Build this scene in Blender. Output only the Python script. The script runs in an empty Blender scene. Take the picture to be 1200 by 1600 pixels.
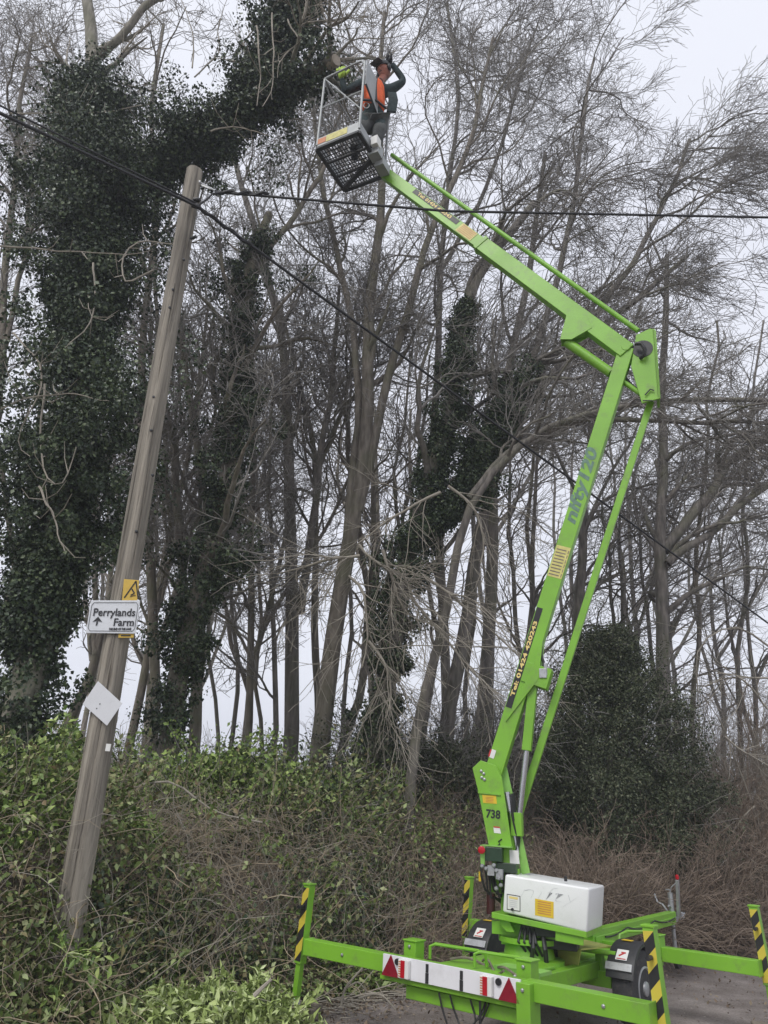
import bpy, bmesh, math, random
import numpy as np
from mathutils import Matrix, Vector, Euler
rng = np.random.default_rng(7)
random.seed(7)
sc = bpy.context.scene
COL = sc.collection
R_ = math.radians

# ------------------------------------------------------------------ camera, world, sun, exposure
F_PX, PITCH, ROLL, EYE = 1140.0, R_(22.8), R_(3.0), 1.6
cam_d = bpy.data.cameras.new('camera')
cam_d.sensor_fit = 'VERTICAL'; cam_d.sensor_height = 36.0
cam_d.lens = 36.0 * F_PX / 1600.0
cam_d.clip_start = 0.05; cam_d.clip_end = 3000
cam = bpy.data.objects.new('camera', cam_d); COL.objects.link(cam)
cam.matrix_world = Matrix.Translation((0, 0, EYE)) @ Matrix.Rotation(math.pi/2 + PITCH, 4, 'X') @ Matrix.Rotation(ROLL, 4, 'Z')
sc.camera = cam

SUN_EL, SUN_AZ = R_(50), R_(215)          # azimuth clockwise from +Y
world = bpy.data.worlds.new('World'); sc.world = world; world.use_nodes = True
wn = world.node_tree; wn.nodes.clear()
wo = wn.nodes.new('ShaderNodeOutputWorld'); wb = wn.nodes.new('ShaderNodeBackground')
sky = wn.nodes.new('ShaderNodeTexSky'); sky.sky_type = 'NISHITA'; sky.sun_disc = False
sky.sun_elevation = SUN_EL; sky.sun_rotation = SUN_AZ; sky.dust_density = 3.0
wtc = wn.nodes.new('ShaderNodeTexCoord'); wmp = wn.nodes.new('ShaderNodeMapping')
wmp.inputs['Scale'].default_value = (1.0, 1.0, 2.5)
wns = wn.nodes.new('ShaderNodeTexNoise'); wns.inputs['Scale'].default_value = 1.6; wns.inputs['Detail'].default_value = 4
wrp = wn.nodes.new('ShaderNodeValToRGB')
wrp.color_ramp.elements[0].position = .3; wrp.color_ramp.elements[0].color = (7.8, 8.0, 8.9, 1)
wrp.color_ramp.elements[1].position = .75; wrp.color_ramp.elements[1].color = (8.5, 8.7, 9.4, 1)
wmx = wn.nodes.new('ShaderNodeMix'); wmx.data_type = 'RGBA'; wmx.inputs[0].default_value = 0.9
wn.links.new(wtc.outputs['Generated'], wmp.inputs['Vector']); wn.links.new(wmp.outputs[0], wns.inputs['Vector'])
wn.links.new(wns.outputs['Fac'], wrp.inputs[0])
wn.links.new(sky.outputs[0], wmx.inputs[6]); wn.links.new(wrp.outputs[0], wmx.inputs[7])
wn.links.new(wmx.outputs[2], wb.inputs[0]); wb.inputs[1].default_value = 0.1
wn.links.new(wb.outputs[0], wo.inputs[0])

sun_d = bpy.data.lights.new('sun', 'SUN'); sun_d.energy = 1.5; sun_d.angle = R_(25); sun_d.color = (1.0, .97, .92)
sun = bpy.data.objects.new('sun', sun_d); COL.objects.link(sun)
sdir = Vector((math.sin(SUN_AZ)*math.cos(SUN_EL), math.cos(SUN_AZ)*math.cos(SUN_EL), math.sin(SUN_EL)))
sun.rotation_euler = sdir.to_track_quat('Z', 'Y').to_euler(); sun.location = (-6, -8, 12)
sc.view_settings.view_transform = 'Standard'; sc.view_settings.look = 'None'
sc.view_settings.exposure = 0.26; sc.view_settings.gamma = 1.0
sc.cycles.max_bounces = 5; sc.cycles.diffuse_bounces = 3; sc.cycles.glossy_bounces = 2
sc.cycles.transparent_max_bounces = 4; sc.cycles.transmission_bounces = 2

# ------------------------------------------------------------------ survey helpers (photo bearings -> metres)
def ray(x, y):
    A = x - 600; B = 800 - y; r = -ROLL
    a = (A*math.cos(r) + B*math.sin(r))/F_PX; b = (-A*math.sin(r) + B*math.cos(r))/F_PX
    return np.array([a, math.cos(PITCH) - b*math.sin(PITCH), math.sin(PITCH) + b*math.cos(PITCH)])
def at(x, y, Y):
    r = ray(x, y); return r*Y/r[1] + np.array([0, 0, EYE])
def onh(x, y, h):
    r = ray(x, y); return r*(h-EYE)/r[2] + np.array([0, 0, EYE])
def onplane(x, y, P, n):
    r = ray(x, y); P = np.array(P, float); n = np.array(n, float)
    return r*(n @ (P-[0, 0, EYE]))/(n @ r) + np.array([0, 0, EYE])
def unit(v):
    v = np.array(v, float); return v/np.linalg.norm(v)

# ------------------------------------------------------------------ materials
def new_mat(name):
    m = bpy.data.materials.new(name); m.use_nodes = True
    nt = m.node_tree; b = nt.nodes['Principled BSDF']
    return m, nt, b
def mat(name, col, rough=.5, metal=0., var=.12, scale=6., bump=0., bscale=40., dirt=None, dirt_amt=.3, spec=.5, stretch=None):
    m, nt, b = new_mat(name)
    tc = nt.nodes.new('ShaderNodeTexCoord'); mp = nt.nodes.new('ShaderNodeMapping')
    if stretch: mp.inputs['Scale'].default_value = stretch
    nt.links.new(tc.outputs['Object'], mp.inputs[0])
    n = nt.nodes.new('ShaderNodeTexNoise'); n.inputs['Scale'].default_value = scale; n.inputs['Detail'].default_value = 5
    nt.links.new(mp.outputs[0], n.inputs['Vector'])
    r = nt.nodes.new('ShaderNodeValToRGB'); c = np.array(col)
    r.color_ramp.elements[0].position = .3; r.color_ramp.elements[0].color = (*np.clip(c*(1-var), 0, 1), 1)
    r.color_ramp.elements[1].position = .7; r.color_ramp.elements[1].color = (*np.clip(c*(1+var), 0, 1), 1)
    nt.links.new(n.outputs['Fac'], r.inputs[0]); out = r.outputs[0]
    if dirt is not None:
        n2 = nt.nodes.new('ShaderNodeTexNoise'); n2.inputs['Scale'].default_value = scale*2.3; n2.inputs['Detail'].default_value = 8
        n2.inputs['Roughness'].default_value = .7
        nt.links.new(mp.outputs[0], n2.inputs['Vector'])
        r2 = nt.nodes.new('ShaderNodeValToRGB'); r2.color_ramp.elements[0].position = .52; r2.color_ramp.elements[1].position = .74
        r2.color_ramp.elements[1].color = (dirt_amt, dirt_amt, dirt_amt, 1)
        nt.links.new(n2.outputs['Fac'], r2.inputs[0])
        mx = nt.nodes.new('ShaderNodeMix'); mx.data_type = 'RGBA'; mx.inputs[7].default_value = (*dirt, 1)
        nt.links.new(r2.outputs[0], mx.inputs[0]); nt.links.new(out, mx.inputs[6]); out = mx.outputs[2]
    nt.links.new(out, b.inputs['Base Color'])
    b.inputs['Roughness'].default_value = rough; b.inputs['Metallic'].default_value = metal
    b.inputs['Specular IOR Level'].default_value = spec
    if bump > 0:
        n3 = nt.nodes.new('ShaderNodeTexNoise'); n3.inputs['Scale'].default_value = bscale; n3.inputs['Detail'].default_value = 6
        nt.links.new(mp.outputs[0], n3.inputs['Vector'])
        bp = nt.nodes.new('ShaderNodeBump'); bp.inputs['Strength'].default_value = bump; bp.inputs['Distance'].default_value = .02
        nt.links.new(n3.outputs['Fac'], bp.inputs['Height']); nt.links.new(bp.outputs[0], b.inputs['Normal'])
    return m
def leaf_mat(name, cols, rough=.45, spec=.4, trans=.0):
    m, nt, b = new_mat(name)
    g = nt.nodes.new('ShaderNodeNewGeometry'); r = nt.nodes.new('ShaderNodeValToRGB')
    while len(r.color_ramp.elements) < len(cols): r.color_ramp.elements.new(.5)
    for i, c in enumerate(cols):
        r.color_ramp.elements[i].position = i/(len(cols)-1); r.color_ramp.elements[i].color = (*c, 1)
    nt.links.new(g.outputs['Random Per Island'], r.inputs[0]); nt.links.new(r.outputs[0], b.inputs['Base Color'])
    b.inputs['Roughness'].default_value = rough; b.inputs['Specular IOR Level'].default_value = spec
    return m
def bark_mat(name, c0, c1, moss=None, moss_amt=.6):
    m, nt, b = new_mat(name)
    tc = nt.nodes.new('ShaderNodeTexCoord'); mp = nt.nodes.new('ShaderNodeMapping'); mp.inputs['Scale'].default_value = (1, 1, .22)
    nt.links.new(tc.outputs['Object'], mp.inputs[0])
    n = nt.nodes.new('ShaderNodeTexNoise'); n.inputs['Scale'].default_value = 14; n.inputs['Detail'].default_value = 7
    nt.links.new(mp.outputs[0], n.inputs['Vector'])
    r = nt.nodes.new('ShaderNodeValToRGB'); r.color_ramp.elements[0].position = .35; r.color_ramp.elements[1].position = .68
    r.color_ramp.elements[0].color = (*c0, 1); r.color_ramp.elements[1].color = (*c1, 1)
    nt.links.new(n.outputs['Fac'], r.inputs[0]); out = r.outputs[0]
    if moss:
        n2 = nt.nodes.new('ShaderNodeTexNoise'); n2.inputs['Scale'].default_value = 1.7; n2.inputs['Detail'].default_value = 4
        nt.links.new(tc.outputs['Object'], n2.inputs['Vector'])
        r2 = nt.nodes.new('ShaderNodeValToRGB'); r2.color_ramp.elements[0].position = .45; r2.color_ramp.elements[1].position = .65
        r2.color_ramp.elements[1].color = (moss_amt, moss_amt, moss_amt, 1)
        nt.links.new(n2.outputs['Fac'], r2.inputs[0])
        mx = nt.nodes.new('ShaderNodeMix'); mx.data_type = 'RGBA'; mx.inputs[7].default_value = (*moss, 1)
        nt.links.new(r2.outputs[0], mx.inputs[0]); nt.links.new(out, mx.inputs[6]); out = mx.outputs[2]
    nt.links.new(out, b.inputs['Base Color']); b.inputs['Roughness'].default_value = .9
    bp = nt.nodes.new('ShaderNodeBump'); bp.inputs['Strength'].default_value = .7; bp.inputs['Distance'].default_value = .03
    nt.links.new(n.outputs['Fac'], bp.inputs['Height']); nt.links.new(bp.outputs[0], b.inputs['Normal'])
    return m
M = {}
M['green'] = mat('lime_green_paint', (.20, .45, .035), .40, var=.10, scale=2.6, dirt=(.17, .24, .08), dirt_amt=.75, bump=.05, bscale=60)
M['green_top'] = mat('dusty_green_paint', (.24, .50, .10), .5, var=.10, scale=3, dirt=(.25, .27, .14), dirt_amt=.6)
M['white'] = mat('white_moulding', (.80, .81, .80), .32, var=.02, scale=2, dirt=(.60, .61, .57), dirt_amt=.4)
M['boardw'] = mat('white_board', (.78, .78, .80), .4, var=.03, scale=3, dirt=(.45, .45, .43), dirt_amt=.35)
M['black'] = mat('black_plastic', (.018, .019, .021), .45, var=.2, scale=8, dirt=(.10, .09, .08), dirt_amt=.4)
M['tyre'] = mat('tyre_rubber', (.035, .035, .037), .75, var=.2, scale=10, dirt=(.12, .105, .09), dirt_amt=.6, bump=.3, bscale=60)
M['guard'] = mat('mudguard_plastic', (.026, .027, .029), .5, var=.15, scale=6, dirt=(.10, .09, .08), dirt_amt=.4)
M['steel'] = mat('galvanised_steel', (.42, .43, .44), .45, .7, var=.15, scale=12, dirt=(.2, .18, .16), dirt_amt=.5)
M['chrome'] = mat('chrome_rod', (.5, .5, .51), .25, .9, var=.05)
M['alu'] = mat('grey_basket_metal', (.36, .38, .38), .5, .25, var=.08, scale=7, dirt=(.2, .2, .19), dirt_amt=.4)
M['darkmetal'] = mat('dark_basket_floor', (.05, .052, .055), .6, .2, var=.2, scale=8)
M['red'] = mat('red_reflector', (.45, .01, .02), .2, var=.1, scale=30)
M['darkred'] = mat('dark_red_triangle', (.24, .01, .025), .25, var=.15, scale=30)
M['yellow'] = mat('yellow_sticker', (.72, .50, .03), .5, var=.08)
M['paleyel'] = mat('pale_yellow_sticker', (.60, .55, .18), .5, var=.15, scale=20)
M['orange'] = mat('orange_sticker', (.55, .20, .08), .5, var=.1)
M['sticker'] = mat('white_sticker', (.75, .75, .72), .5, var=.03)
M['ink'] = mat('black_ink', (.015, .015, .018), .6, var=.1)
M['greyink'] = mat('faded_grey_ink', (.12, .22, .16), .6, var=.2, scale=20)
M['faint'] = mat('worn_letter_ghost', (.55, .56, .57), .5, var=.1, scale=40)
M['gold'] = mat('gold_letter', (.78, .62, .22), .5, var=.1)
M['redink'] = mat('red_ink', (.5, .03, .03), .6, var=.1)
M['wood'] = mat('weathered_timber', (.22, .19, .15), .9, var=.3, scale=4, bump=.5, bscale=30, stretch=(6, 1, 6))
M['signw'] = mat('white_sign_plate', (.66, .68, .71), .45, var=.04, scale=10, dirt=(.45, .46, .42), dirt_amt=.4)
M['blankw'] = mat('blank_white_plate', (.68, .69, .71), .45, var=.03, scale=10, dirt=(.4, .42, .4), dirt_amt=.3)
M['signy'] = mat('yellow_warning_plate', (.60, .40, .06), .5, var=.07, scale=15, dirt=(.35, .26, .08), dirt_amt=.4)
M['cable'] = mat('black_cable', (.02, .02, .023), .6, var=.2)
M['skin'] = mat('skin', (.42, .16, .11), .55, var=.1, scale=10)
M['navy'] = mat('dark_jacket', (.022, .04, .042), .85, var=.25, scale=12, bump=.4, bscale=20)
M['hivis'] = mat('orange_hi_vis', (.85, .13, .02), .7, var=.15, scale=14, bump=.3, bscale=25)
M['grey_cloth'] = mat('grey_trousers', (.075, .08, .078), .85, var=.3, scale=9, bump=.5, bscale=18)
M['glove'] = mat('yellow_green_glove', (.42, .62, .05), .6, var=.1)
M['helmet'] = mat('dark_helmet', (.035, .04, .04), .35, var=.1)
M['pipe'] = mat('hose_black', (.02, .02, .02), .5)
# black / yellow hazard stripes, diagonal
def hazard():
    m, nt, b = new_mat('hazard_stripes')
    tc = nt.nodes.new('ShaderNodeTexCoord'); sx = nt.nodes.new('ShaderNodeSeparateXYZ'); nt.links.new(tc.outputs['Object'], sx.inputs[0])
    a = nt.nodes.new('ShaderNodeMath'); a.operation = 'MULTIPLY_ADD'; a.inputs[1].default_value = -1.1
    nt.links.new(sx.outputs['X'], a.inputs[0]); nt.links.new(sx.outputs['Z'], a.inputs[2])
    f = nt.nodes.new('ShaderNodeMath'); f.operation = 'MULTIPLY'; f.inputs[1].default_value = 5.2; nt.links.new(a.outputs[0], f.inputs[0])
    g = nt.nodes.new('ShaderNodeMath'); g.operation = 'FRACT'; nt.links.new(f.outputs[0], g.inputs[0])
    h = nt.nodes.new('ShaderNodeMath'); h.operation = 'GREATER_THAN'; h.inputs[1].default_value = .5; nt.links.new(g.outputs[0], h.inputs[0])
    mx = nt.nodes.new('ShaderNodeMix'); mx.data_type = 'RGBA'; mx.inputs[6].default_value = (.02, .02, .02, 1); mx.inputs[7].default_value = (.62, .50, .06, 1)
    nt.links.new(h.outputs[0], mx.inputs[0]); nt.links.new(mx.outputs[2], b.inputs['Base Color']); b.inputs['Roughness'].default_value = .5
    return m
M['hazard'] = hazard()
M['pole'] = mat('pole_wood', (.255, .23, .19), .9, var=.45, scale=7, bump=1.0, bscale=26, stretch=(2.4, 2.4, .09), dirt=(.05, .042, .035), dirt_amt=1.)
M['bark_beech'] = bark_mat('beech_bark', (.13, .112, .09), (.27, .24, .20), (.13, .135, .075), .6)
M['bark_dark'] = bark_mat('dark_bark', (.11, .10, .09), (.25, .225, .20), (.13, .135, .08), .6)
M['bark_pale'] = bark_mat('pale_bark', (.15, .14, .115), (.30, .28, .235), (.12, .13, .07), .5)
M['twig'] = mat('twig_bark', (.265, .25, .23), .9, var=.25, scale=3)
M['twig_pale'] = mat('pale_twig', (.33, .30, .25), .9, var=.25, scale=3)
M['twig_red'] = mat('russet_twig', (.25, .195, .15), .9, var=.3, scale=2)
M['cane'] = mat('bramble_cane', (.33, .27, .19), .85, var=.35, scale=2)
M['cut'] = mat('sawn_end_wood', (.46, .40, .32), .85, var=.15, scale=18)
M['ivy'] = leaf_mat('ivy_leaf', [(.012, .024, .011), (.026, .046, .020), (.045, .074, .030), (.14, .18, .085)], .42, .45)
M['holly'] = leaf_mat('holly_leaf', [(.025, .035, .018), (.05, .065, .033), (.085, .105, .055), (.19, .20, .13)], .6, .25)
M['bramble'] = leaf_mat('bramble_leaf', [(.045, .07, .02), (.09, .14, .035), (.16, .23, .055), (.36, .42, .20), (.20, .15, .08), (.12, .18, .045)], .5, .35)
M['weed'] = leaf_mat('weed_leaf', [(.06, .11, .025), (.13, .21, .045), (.25, .35, .08), (.42, .50, .18)], .5, .35)
M['laurel'] = leaf_mat('cut_laurel_leaf', [(.20, .27, .08), (.33, .42, .13), (.46, .55, .22), (.58, .65, .36)], .42, .4)
M['litter'] = leaf_mat('dead_leaf', [(.09, .065, .045), (.16, .12, .085), (.23, .18, .13), (.32, .27, .20)], .9, .2)
M['grass'] = leaf_mat('grass_blade', [(.07, .10, .03), (.13, .16, .06), (.20, .20, .11), (.26, .24, .16)], .6, .3)

# ------------------------------------------------------------------ mesh helpers
def mesh_np(name, V, F, mats, parent=None, origin=None, smooth=False, fmat=None):
    """V: (n,3) world verts; F: list of face-index arrays, each (k,m)."""
    V = np.asarray(V, float)
    if origin is not None: V = V - np.asarray(origin)
    me = bpy.data.meshes.new(name)
    if not isinstance(F, list): F = [F]
    F = [f for f in F if len(f)]
    nl = sum(f.size for f in F); npoly = sum(len(f) for f in F)
    me.vertices.add(len(V)); me.vertices.foreach_set('co', V.astype(np.float32).ravel())
    me.loops.add(nl); me.loops.foreach_set('vertex_index', np.concatenate([f.ravel() for f in F]).astype(np.int32))
    me.polygons.add(npoly)
    tot = np.concatenate([np.full(len(f), f.shape[1]) for f in F]); st = np.concatenate([[0], np.cumsum(tot)[:-1]])
    me.polygons.foreach_set('loop_start', st.astype(np.int32))
    me.update(calc_edges=True)
    if smooth: me.polygons.foreach_set('use_smooth', np.ones(npoly, bool))
    if fmat is not None: me.polygons.foreach_set('material_index', np.asarray(fmat, np.int32))
    for m in (mats if isinstance(mats, (list, tuple)) else [mats]): me.materials.append(m)
    me.validate(clean_customdata=False)
    o = bpy.data.objects.new(name, me); COL.objects.link(o)
    if parent is not None: o.parent = parent
    return o
def tag(o, label=None, cat=None, group=None, kind=None):
    if label: o['label'] = label
    if cat: o['category'] = cat
    if group: o['group'] = group
    if kind: o['kind'] = kind
    return o
def empty(name, loc, rz=0, label=None, cat=None, group=None):
    e = bpy.data.objects.new(name, None); e.empty_display_size = .2; COL.objects.link(e)
    e.location = Vector([float(c) for c in loc]); e.rotation_euler = (0, 0, rz)
    return tag(e, label, cat, group)
def local_inv(root):
    return (Matrix.Translation(root.location) @ Matrix.Rotation(root.rotation_euler.z, 4, 'Z')).inverted() if root is not None else Matrix.Identity(4)
class MB:
    """collects shapes in world metres; build() links ONE mesh in the local frame of the thing `root`"""
    def __init__(s): s.v = []; s.f = []; s.n = 0
    def add(s, V, F):
        s.v += [tuple(map(float, q)) for q in V]; s.f += [tuple(i+s.n for i in f) for f in F]; s.n = len(s.v); return s
    def box(s, c, ex, ey, ez):     # centre, three half-extent vectors
        c, ex, ey, ez = map(lambda q: np.array(q, float), (c, ex, ey, ez))
        if np.dot(np.cross(ex, ey), ez) < 0: ez = -ez
        V = [c+i*ex+j*ey+k*ez for k in (-1, 1) for j in (-1, 1) for i in (-1, 1)]
        return s.add(V, [(0, 2, 3, 1), (4, 5, 7, 6), (0, 1, 5, 4), (2, 6, 7, 3), (0, 4, 6, 2), (1, 3, 7, 5)])
    def bar(s, p, q, w, h, side):  # box section from p to q; `side` is the direction of width w
        p, q = np.array(p, float), np.array(q, float); e = unit(q-p); sd = np.array(side, float); sd = unit(sd - e*np.dot(sd, e)); up = np.cross(e, sd)
        return s.box((p+q)/2, (q-p)/2, sd*w/2, up*h/2)
    def prism(s, pts, d):          # planar polygon pts (k,3) extruded by vector d
        pts = [np.array(p, float) for p in pts]; d = np.array(d, float); k = len(pts)
        nrm = np.zeros(3)
        for i in range(k): nrm += np.cross(pts[i], pts[(i+1) % k])
        if np.dot(nrm, d) > 0: pts = pts[::-1]
        V = pts + [p+d for p in pts]
        F = [tuple(range(k)), tuple(range(2*k-1, k-1, -1))] + [(i, i+k, (i+1) % k + k, (i+1) % k) for i in range(k)]
        return s.add(V, F)
    def tube(s, path, r, n=8, cap=True):
        path = [np.array(p, float) for p in path]; K = len(path); rs = r if hasattr(r, '__len__') else [r]*K
        V = []; prev = None
        for i, p in enumerate(path):
            t = unit(path[min(i+1, K-1)] - path[max(i-1, 0)])
            if prev is None:
                a = np.array([0, 0, 1.]) if abs(t[2]) < .9 else np.array([1., 0, 0])
            else: a = prev
            n1 = unit(a - t*np.dot(a, t)); n2 = np.cross(t, n1); prev = n1
            for j in range(n):
                an = 2*math.pi*j/n; V.append(p + rs[i]*(math.cos(an)*n1 + math.sin(an)*n2))
        F = [(i*n+j, i*n+(j+1) % n, (i+1)*n+(j+1) % n, (i+1)*n+j) for i in range(K-1) for j in range(n)]
        if cap: F += [tuple(range(n-1, -1, -1)), tuple((K-1)*n+j for j in range(n))]
        return s.add(V, F)
    def lathe(s, c, axis, prof, n=24):   # prof: list of (along, radius)
        c = np.array(c, float); t = unit(axis); a = np.array([0, 0, 1.]) if abs(t[2]) < .9 else np.array([1., 0, 0])
        n1 = unit(a - t*np.dot(a, t)); n2 = np.cross(t, n1); V = []
        for (h, r) in prof:
            for j in range(n):
                an = 2*math.pi*j/n; V.append(c + t*h + max(r, 1e-4)*(math.cos(an)*n1 + math.sin(an)*n2))
        K = len(prof); F = [(i*n+j, i*n+(j+1) % n, (i+1)*n+(j+1) % n, (i+1)*n+j) for i in range(K-1) for j in range(n)]
        F += [tuple(range(n-1, -1, -1)), tuple((K-1)*n+j for j in range(n))]
        return s.add(V, F)
    def build(s, name, m, root=None, parent=None, bevel=0., smooth=False, label=None):
        inv = local_inv(root)
        me = bpy.data.meshes.new(name); me.from_pydata([inv @ Vector(q) for q in s.v], [], s.f); me.update()
        me.materials.append(m)
        o = bpy.data.objects.new(name, me); COL.objects.link(o); o.parent = parent if parent is not None else root
        if smooth:
            me.polygons.foreach_set('use_smooth', np.ones(len(me.polygons), bool))
            try: me.set_sharp_from_angle(angle=R_(38))
            except Exception: pass
        if bevel > 0:
            b = o.modifiers.new('bevel', 'BEVEL'); b.width = bevel; b.segments = 2; b.limit_method = 'ANGLE'; b.angle_limit = R_(40)
        if label: o['label'] = label
        return o
def text_obj(name, txt, size, m, root, parent, pos, xd, yd, bold=0.0, sx=1.0, depth=.001, align='LEFT', shear=0.):
    cu = bpy.data.curves.new(name, 'FONT'); cu.body = txt; cu.size = size; cu.extrude = depth; cu.offset = bold; cu.shear = shear
    cu.align_x = align; cu.resolution_u = 3
    t = bpy.data.objects.new(name, cu); COL.objects.link(t)
    bpy.context.view_layer.update()
    me = bpy.data.meshes.new_from_object(t.evaluated_get(bpy.context.evaluated_depsgraph_get()))
    bpy.data.objects.remove(t); me.name = name
    xd = unit(xd); yd = np.array(yd, float); yd = unit(yd - xd*np.dot(xd, yd)); zd = np.cross(xd, yd)
    Mw = Matrix(((xd[0]*sx, yd[0], zd[0], pos[0]), (xd[1]*sx, yd[1], zd[1], pos[1]), (xd[2]*sx, yd[2], zd[2], pos[2]), (0, 0, 0, 1)))
    me.transform(local_inv(root) @ Mw); me.materials.clear(); me.materials.append(m)
    o = bpy.data.objects.new(name, me); COL.objects.link(o); o.parent = parent
    return o

# ------------------------------------------------------------------ ground
def yv(x):                               # the verge line between lane and bank
    x = np.asarray(x, float)
    return np.where(x < .25, np.where(x < -1.5, 6.985 + (x+1.5)*1.35, 8.35 + (x-.25)*.78), 8.35 + (x-.25)*1.0)
def vdist(x, y): return (np.asarray(y)-yv(x))*np.where(np.asarray(x) < .25, .79, .71)
def wob(x, y):
    return .5*np.sin(1.7*x+.9*y+1.3)+.35*np.sin(3.1*x-2.3*y+.4)+.25*np.sin(5.3*x+4.1*y)
def gz(x, y):
    s = vdist(x, y); x = np.asarray(x, float); y = np.asarray(y, float)
    k = np.clip(s/np.where(x < .25, 1.9, 2.6), 0, 1); k = k*k*(3-2*k)
    top = np.where(x < 3, 1.0, np.clip(1.0-(x-3)*.12, .35, 1.0))
    h = k*top*(1+.08*wob(x, y)) + .03*wob(x*2, y*2)*np.clip(s, 0, 1)
    s0 = .42*np.exp(-((x+2.3)**2+(y-6.8)**2)/1.2)*np.clip(s, 0, 1)
    far = np.clip((y-45)/90, 0, 1); far = far*far*(3-2*far)*7.5
    return h + s0*.3 + far*np.clip(s, 0, 1)
def axis_pts(lo, hi, step, far, n):
    mid = np.arange(lo, hi, step); g = np.geomspace(1, far, n)
    return np.concatenate([lo - (g[::-1]), mid, hi + g - step*.5])
gx = axis_pts(-9, 14, .18, 250, 20); gy = axis_pts(-3, 26, .18, 250, 22)
X, Y = np.meshgrid(gx, gy); Z = gz(X, Y); Z = np.where(vdist(X, Y) <= 0, 0, Z)
V = np.stack([X.ravel(), Y.ravel(), Z.ravel()], 1); nx, ny = len(gx), len(gy)
i = np.arange(nx-1)[None, :] + nx*np.arange(ny-1)[:, None]
Fq = np.stack([i, i+1, i+nx+1, i+nx], -1).reshape(-1, 4)
def soil_mat(name, stops, scale=1.5, bump=.6, fine=60):
    m, nt, b = new_mat(name); tc = nt.nodes.new('ShaderNodeTexCoord')
    n = nt.nodes.new('ShaderNodeTexNoise'); n.inputs['Scale'].default_value = scale; n.inputs['Detail'].default_value = 9; n.inputs['Roughness'].default_value = .68
    n2 = nt.nodes.new('ShaderNodeTexNoise'); n2.inputs['Scale'].default_value = fine; n2.inputs['Detail'].default_value = 5
    nt.links.new(tc.outputs['Object'], n.inputs['Vector']); nt.links.new(tc.outputs['Object'], n2.inputs['Vector'])
    r = nt.nodes.new('ShaderNodeValToRGB')
    while len(r.color_ramp.elements) < len(stops): r.color_ramp.elements.new(.5)
    for k, (p, c) in enumerate(stops): r.color_ramp.elements[k].position = p; r.color_ramp.elements[k].color = (*c, 1)
    a = nt.nodes.new('ShaderNodeMath'); a.operation = 'MULTIPLY_ADD'; a.inputs[1].default_value = .45
    nt.links.new(n2.outputs['Fac'], a.inputs[0]); s_ = nt.nodes.new('ShaderNodeMath'); s_.operation = 'MULTIPLY_ADD'; s_.inputs[1].default_value = .75; s_.inputs[2].default_value = -.10
    nt.links.new(n.outputs['Fac'], s_.inputs[0]); nt.links.new(s_.outputs[0], a.inputs[2]); nt.links.new(a.outputs[0], r.inputs[0])
    nt.links.new(r.outputs[0], b.inputs['Base Color']); b.inputs['Roughness'].default_value = .92
    bp = nt.nodes.new('ShaderNodeBump'); bp.inputs['Strength'].default_value = bump; bp.inputs['Distance'].default_value = .03
    nt.links.new(a.outputs[0], bp.inputs['Height']); nt.links.new(bp.outputs[0], b.inputs['Normal'])
    return m
M['soil'] = soil_mat('bank_soil', [(.3, (.07, .055, .04)), (.5, (.13, .105, .075)), (.7, (.17, .155, .09))])
M['lane'] = soil_mat('worn_lane_surface', [(.30, (.085, .068, .058)), (.44, (.165, .14, .125)), (.56, (.23, .20, .185)), (.75, (.40, .36, .33))], scale=1.6, bump=1.0, fine=55)
g = mesh_np('ground', V, Fq, M['soil'], smooth=True); tag(g, kind='structure')
# lane: sheet 4 mm above, ragged edge along the verge
ls = np.concatenate([-np.geomspace(1, 190, 14)[::-1]-4, np.arange(-4, 16, .12), 16+np.geomspace(.4, 170, 18)])
lt = np.array([0, .05, .12, .25, .5, .8, 1.2, 1.8, 2.6, 3.6, 5., 6.5])
ex_ = ls; ey_ = yv(ls); edge = .10*wob(ls*2.2, ls*1.1)+.06*np.sin(ls*9)
LV = np.array([[a + (t+.0)*.62 - e*.4*max(0, 1-t), b - t*.79 + e*max(0, 1-t) - .08, .004] for a, b, e in zip(ex_, ey_, edge) for t in lt*1.6])
k = len(lt); i = np.arange(k-1)[None, :] + k*np.arange(len(ls)-1)[:, None]
ln = mesh_np('lane', LV, np.stack([i, i+1, i+k+1, i+k], -1).reshape(-1, 4)[:, ::-1], M['lane']); tag(ln, kind='structure')

# ------------------------------------------------------------------ plant generators (numpy)
def nrm(a): return a/np.maximum(np.linalg.norm(a, axis=-1, keepdims=True), 1e-9)
def tubes_np(P, Rr, k):
    """P (N,K,3), Rr (N,K) -> verts, quads"""
    N, K, _ = P.shape
    T = np.empty_like(P); T[:, 1:-1] = P[:, 2:]-P[:, :-2]; T[:, 0] = P[:, 1]-P[:, 0]; T[:, -1] = P[:, -1]-P[:, -2]; T = nrm(T)
    ref = np.tile(np.array([.31, .27, .91]), (N, 1)); m = np.abs(T[:, 0, 2]) > .8; ref[m] = (.93, .3, .2)
    A = nrm(ref[:, None, :] - T*np.sum(T*ref[:, None, :], -1, keepdims=True)); B = np.cross(T, A)
    an = 2*np.pi*np.arange(k)/k
    V = P[:, :, None, :] + Rr[:, :, None, None]*(np.cos(an)[None, None, :, None]*A[:, :, None, :] + np.sin(an)[None, None, :, None]*B[:, :, None, :])
    base = (np.arange(N)*K*k)[:, None, None] + (np.arange(K-1)*k)[None, :, None]; j = np.arange(k)[None, None, :]; j2 = (j+1) % k
    F = np.stack([base+j, base+j2, base+k+j2, base+k+j], -1).reshape(-1, 4)
    return V.reshape(-1, 3), F
def merge(parts):
    Vs, Fs, n = [], [], 0
    for V, F in parts:
        Vs.append(V); Fs.append(F+n); n += len(V)
    return np.concatenate(Vs), np.concatenate(Fs)
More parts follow.
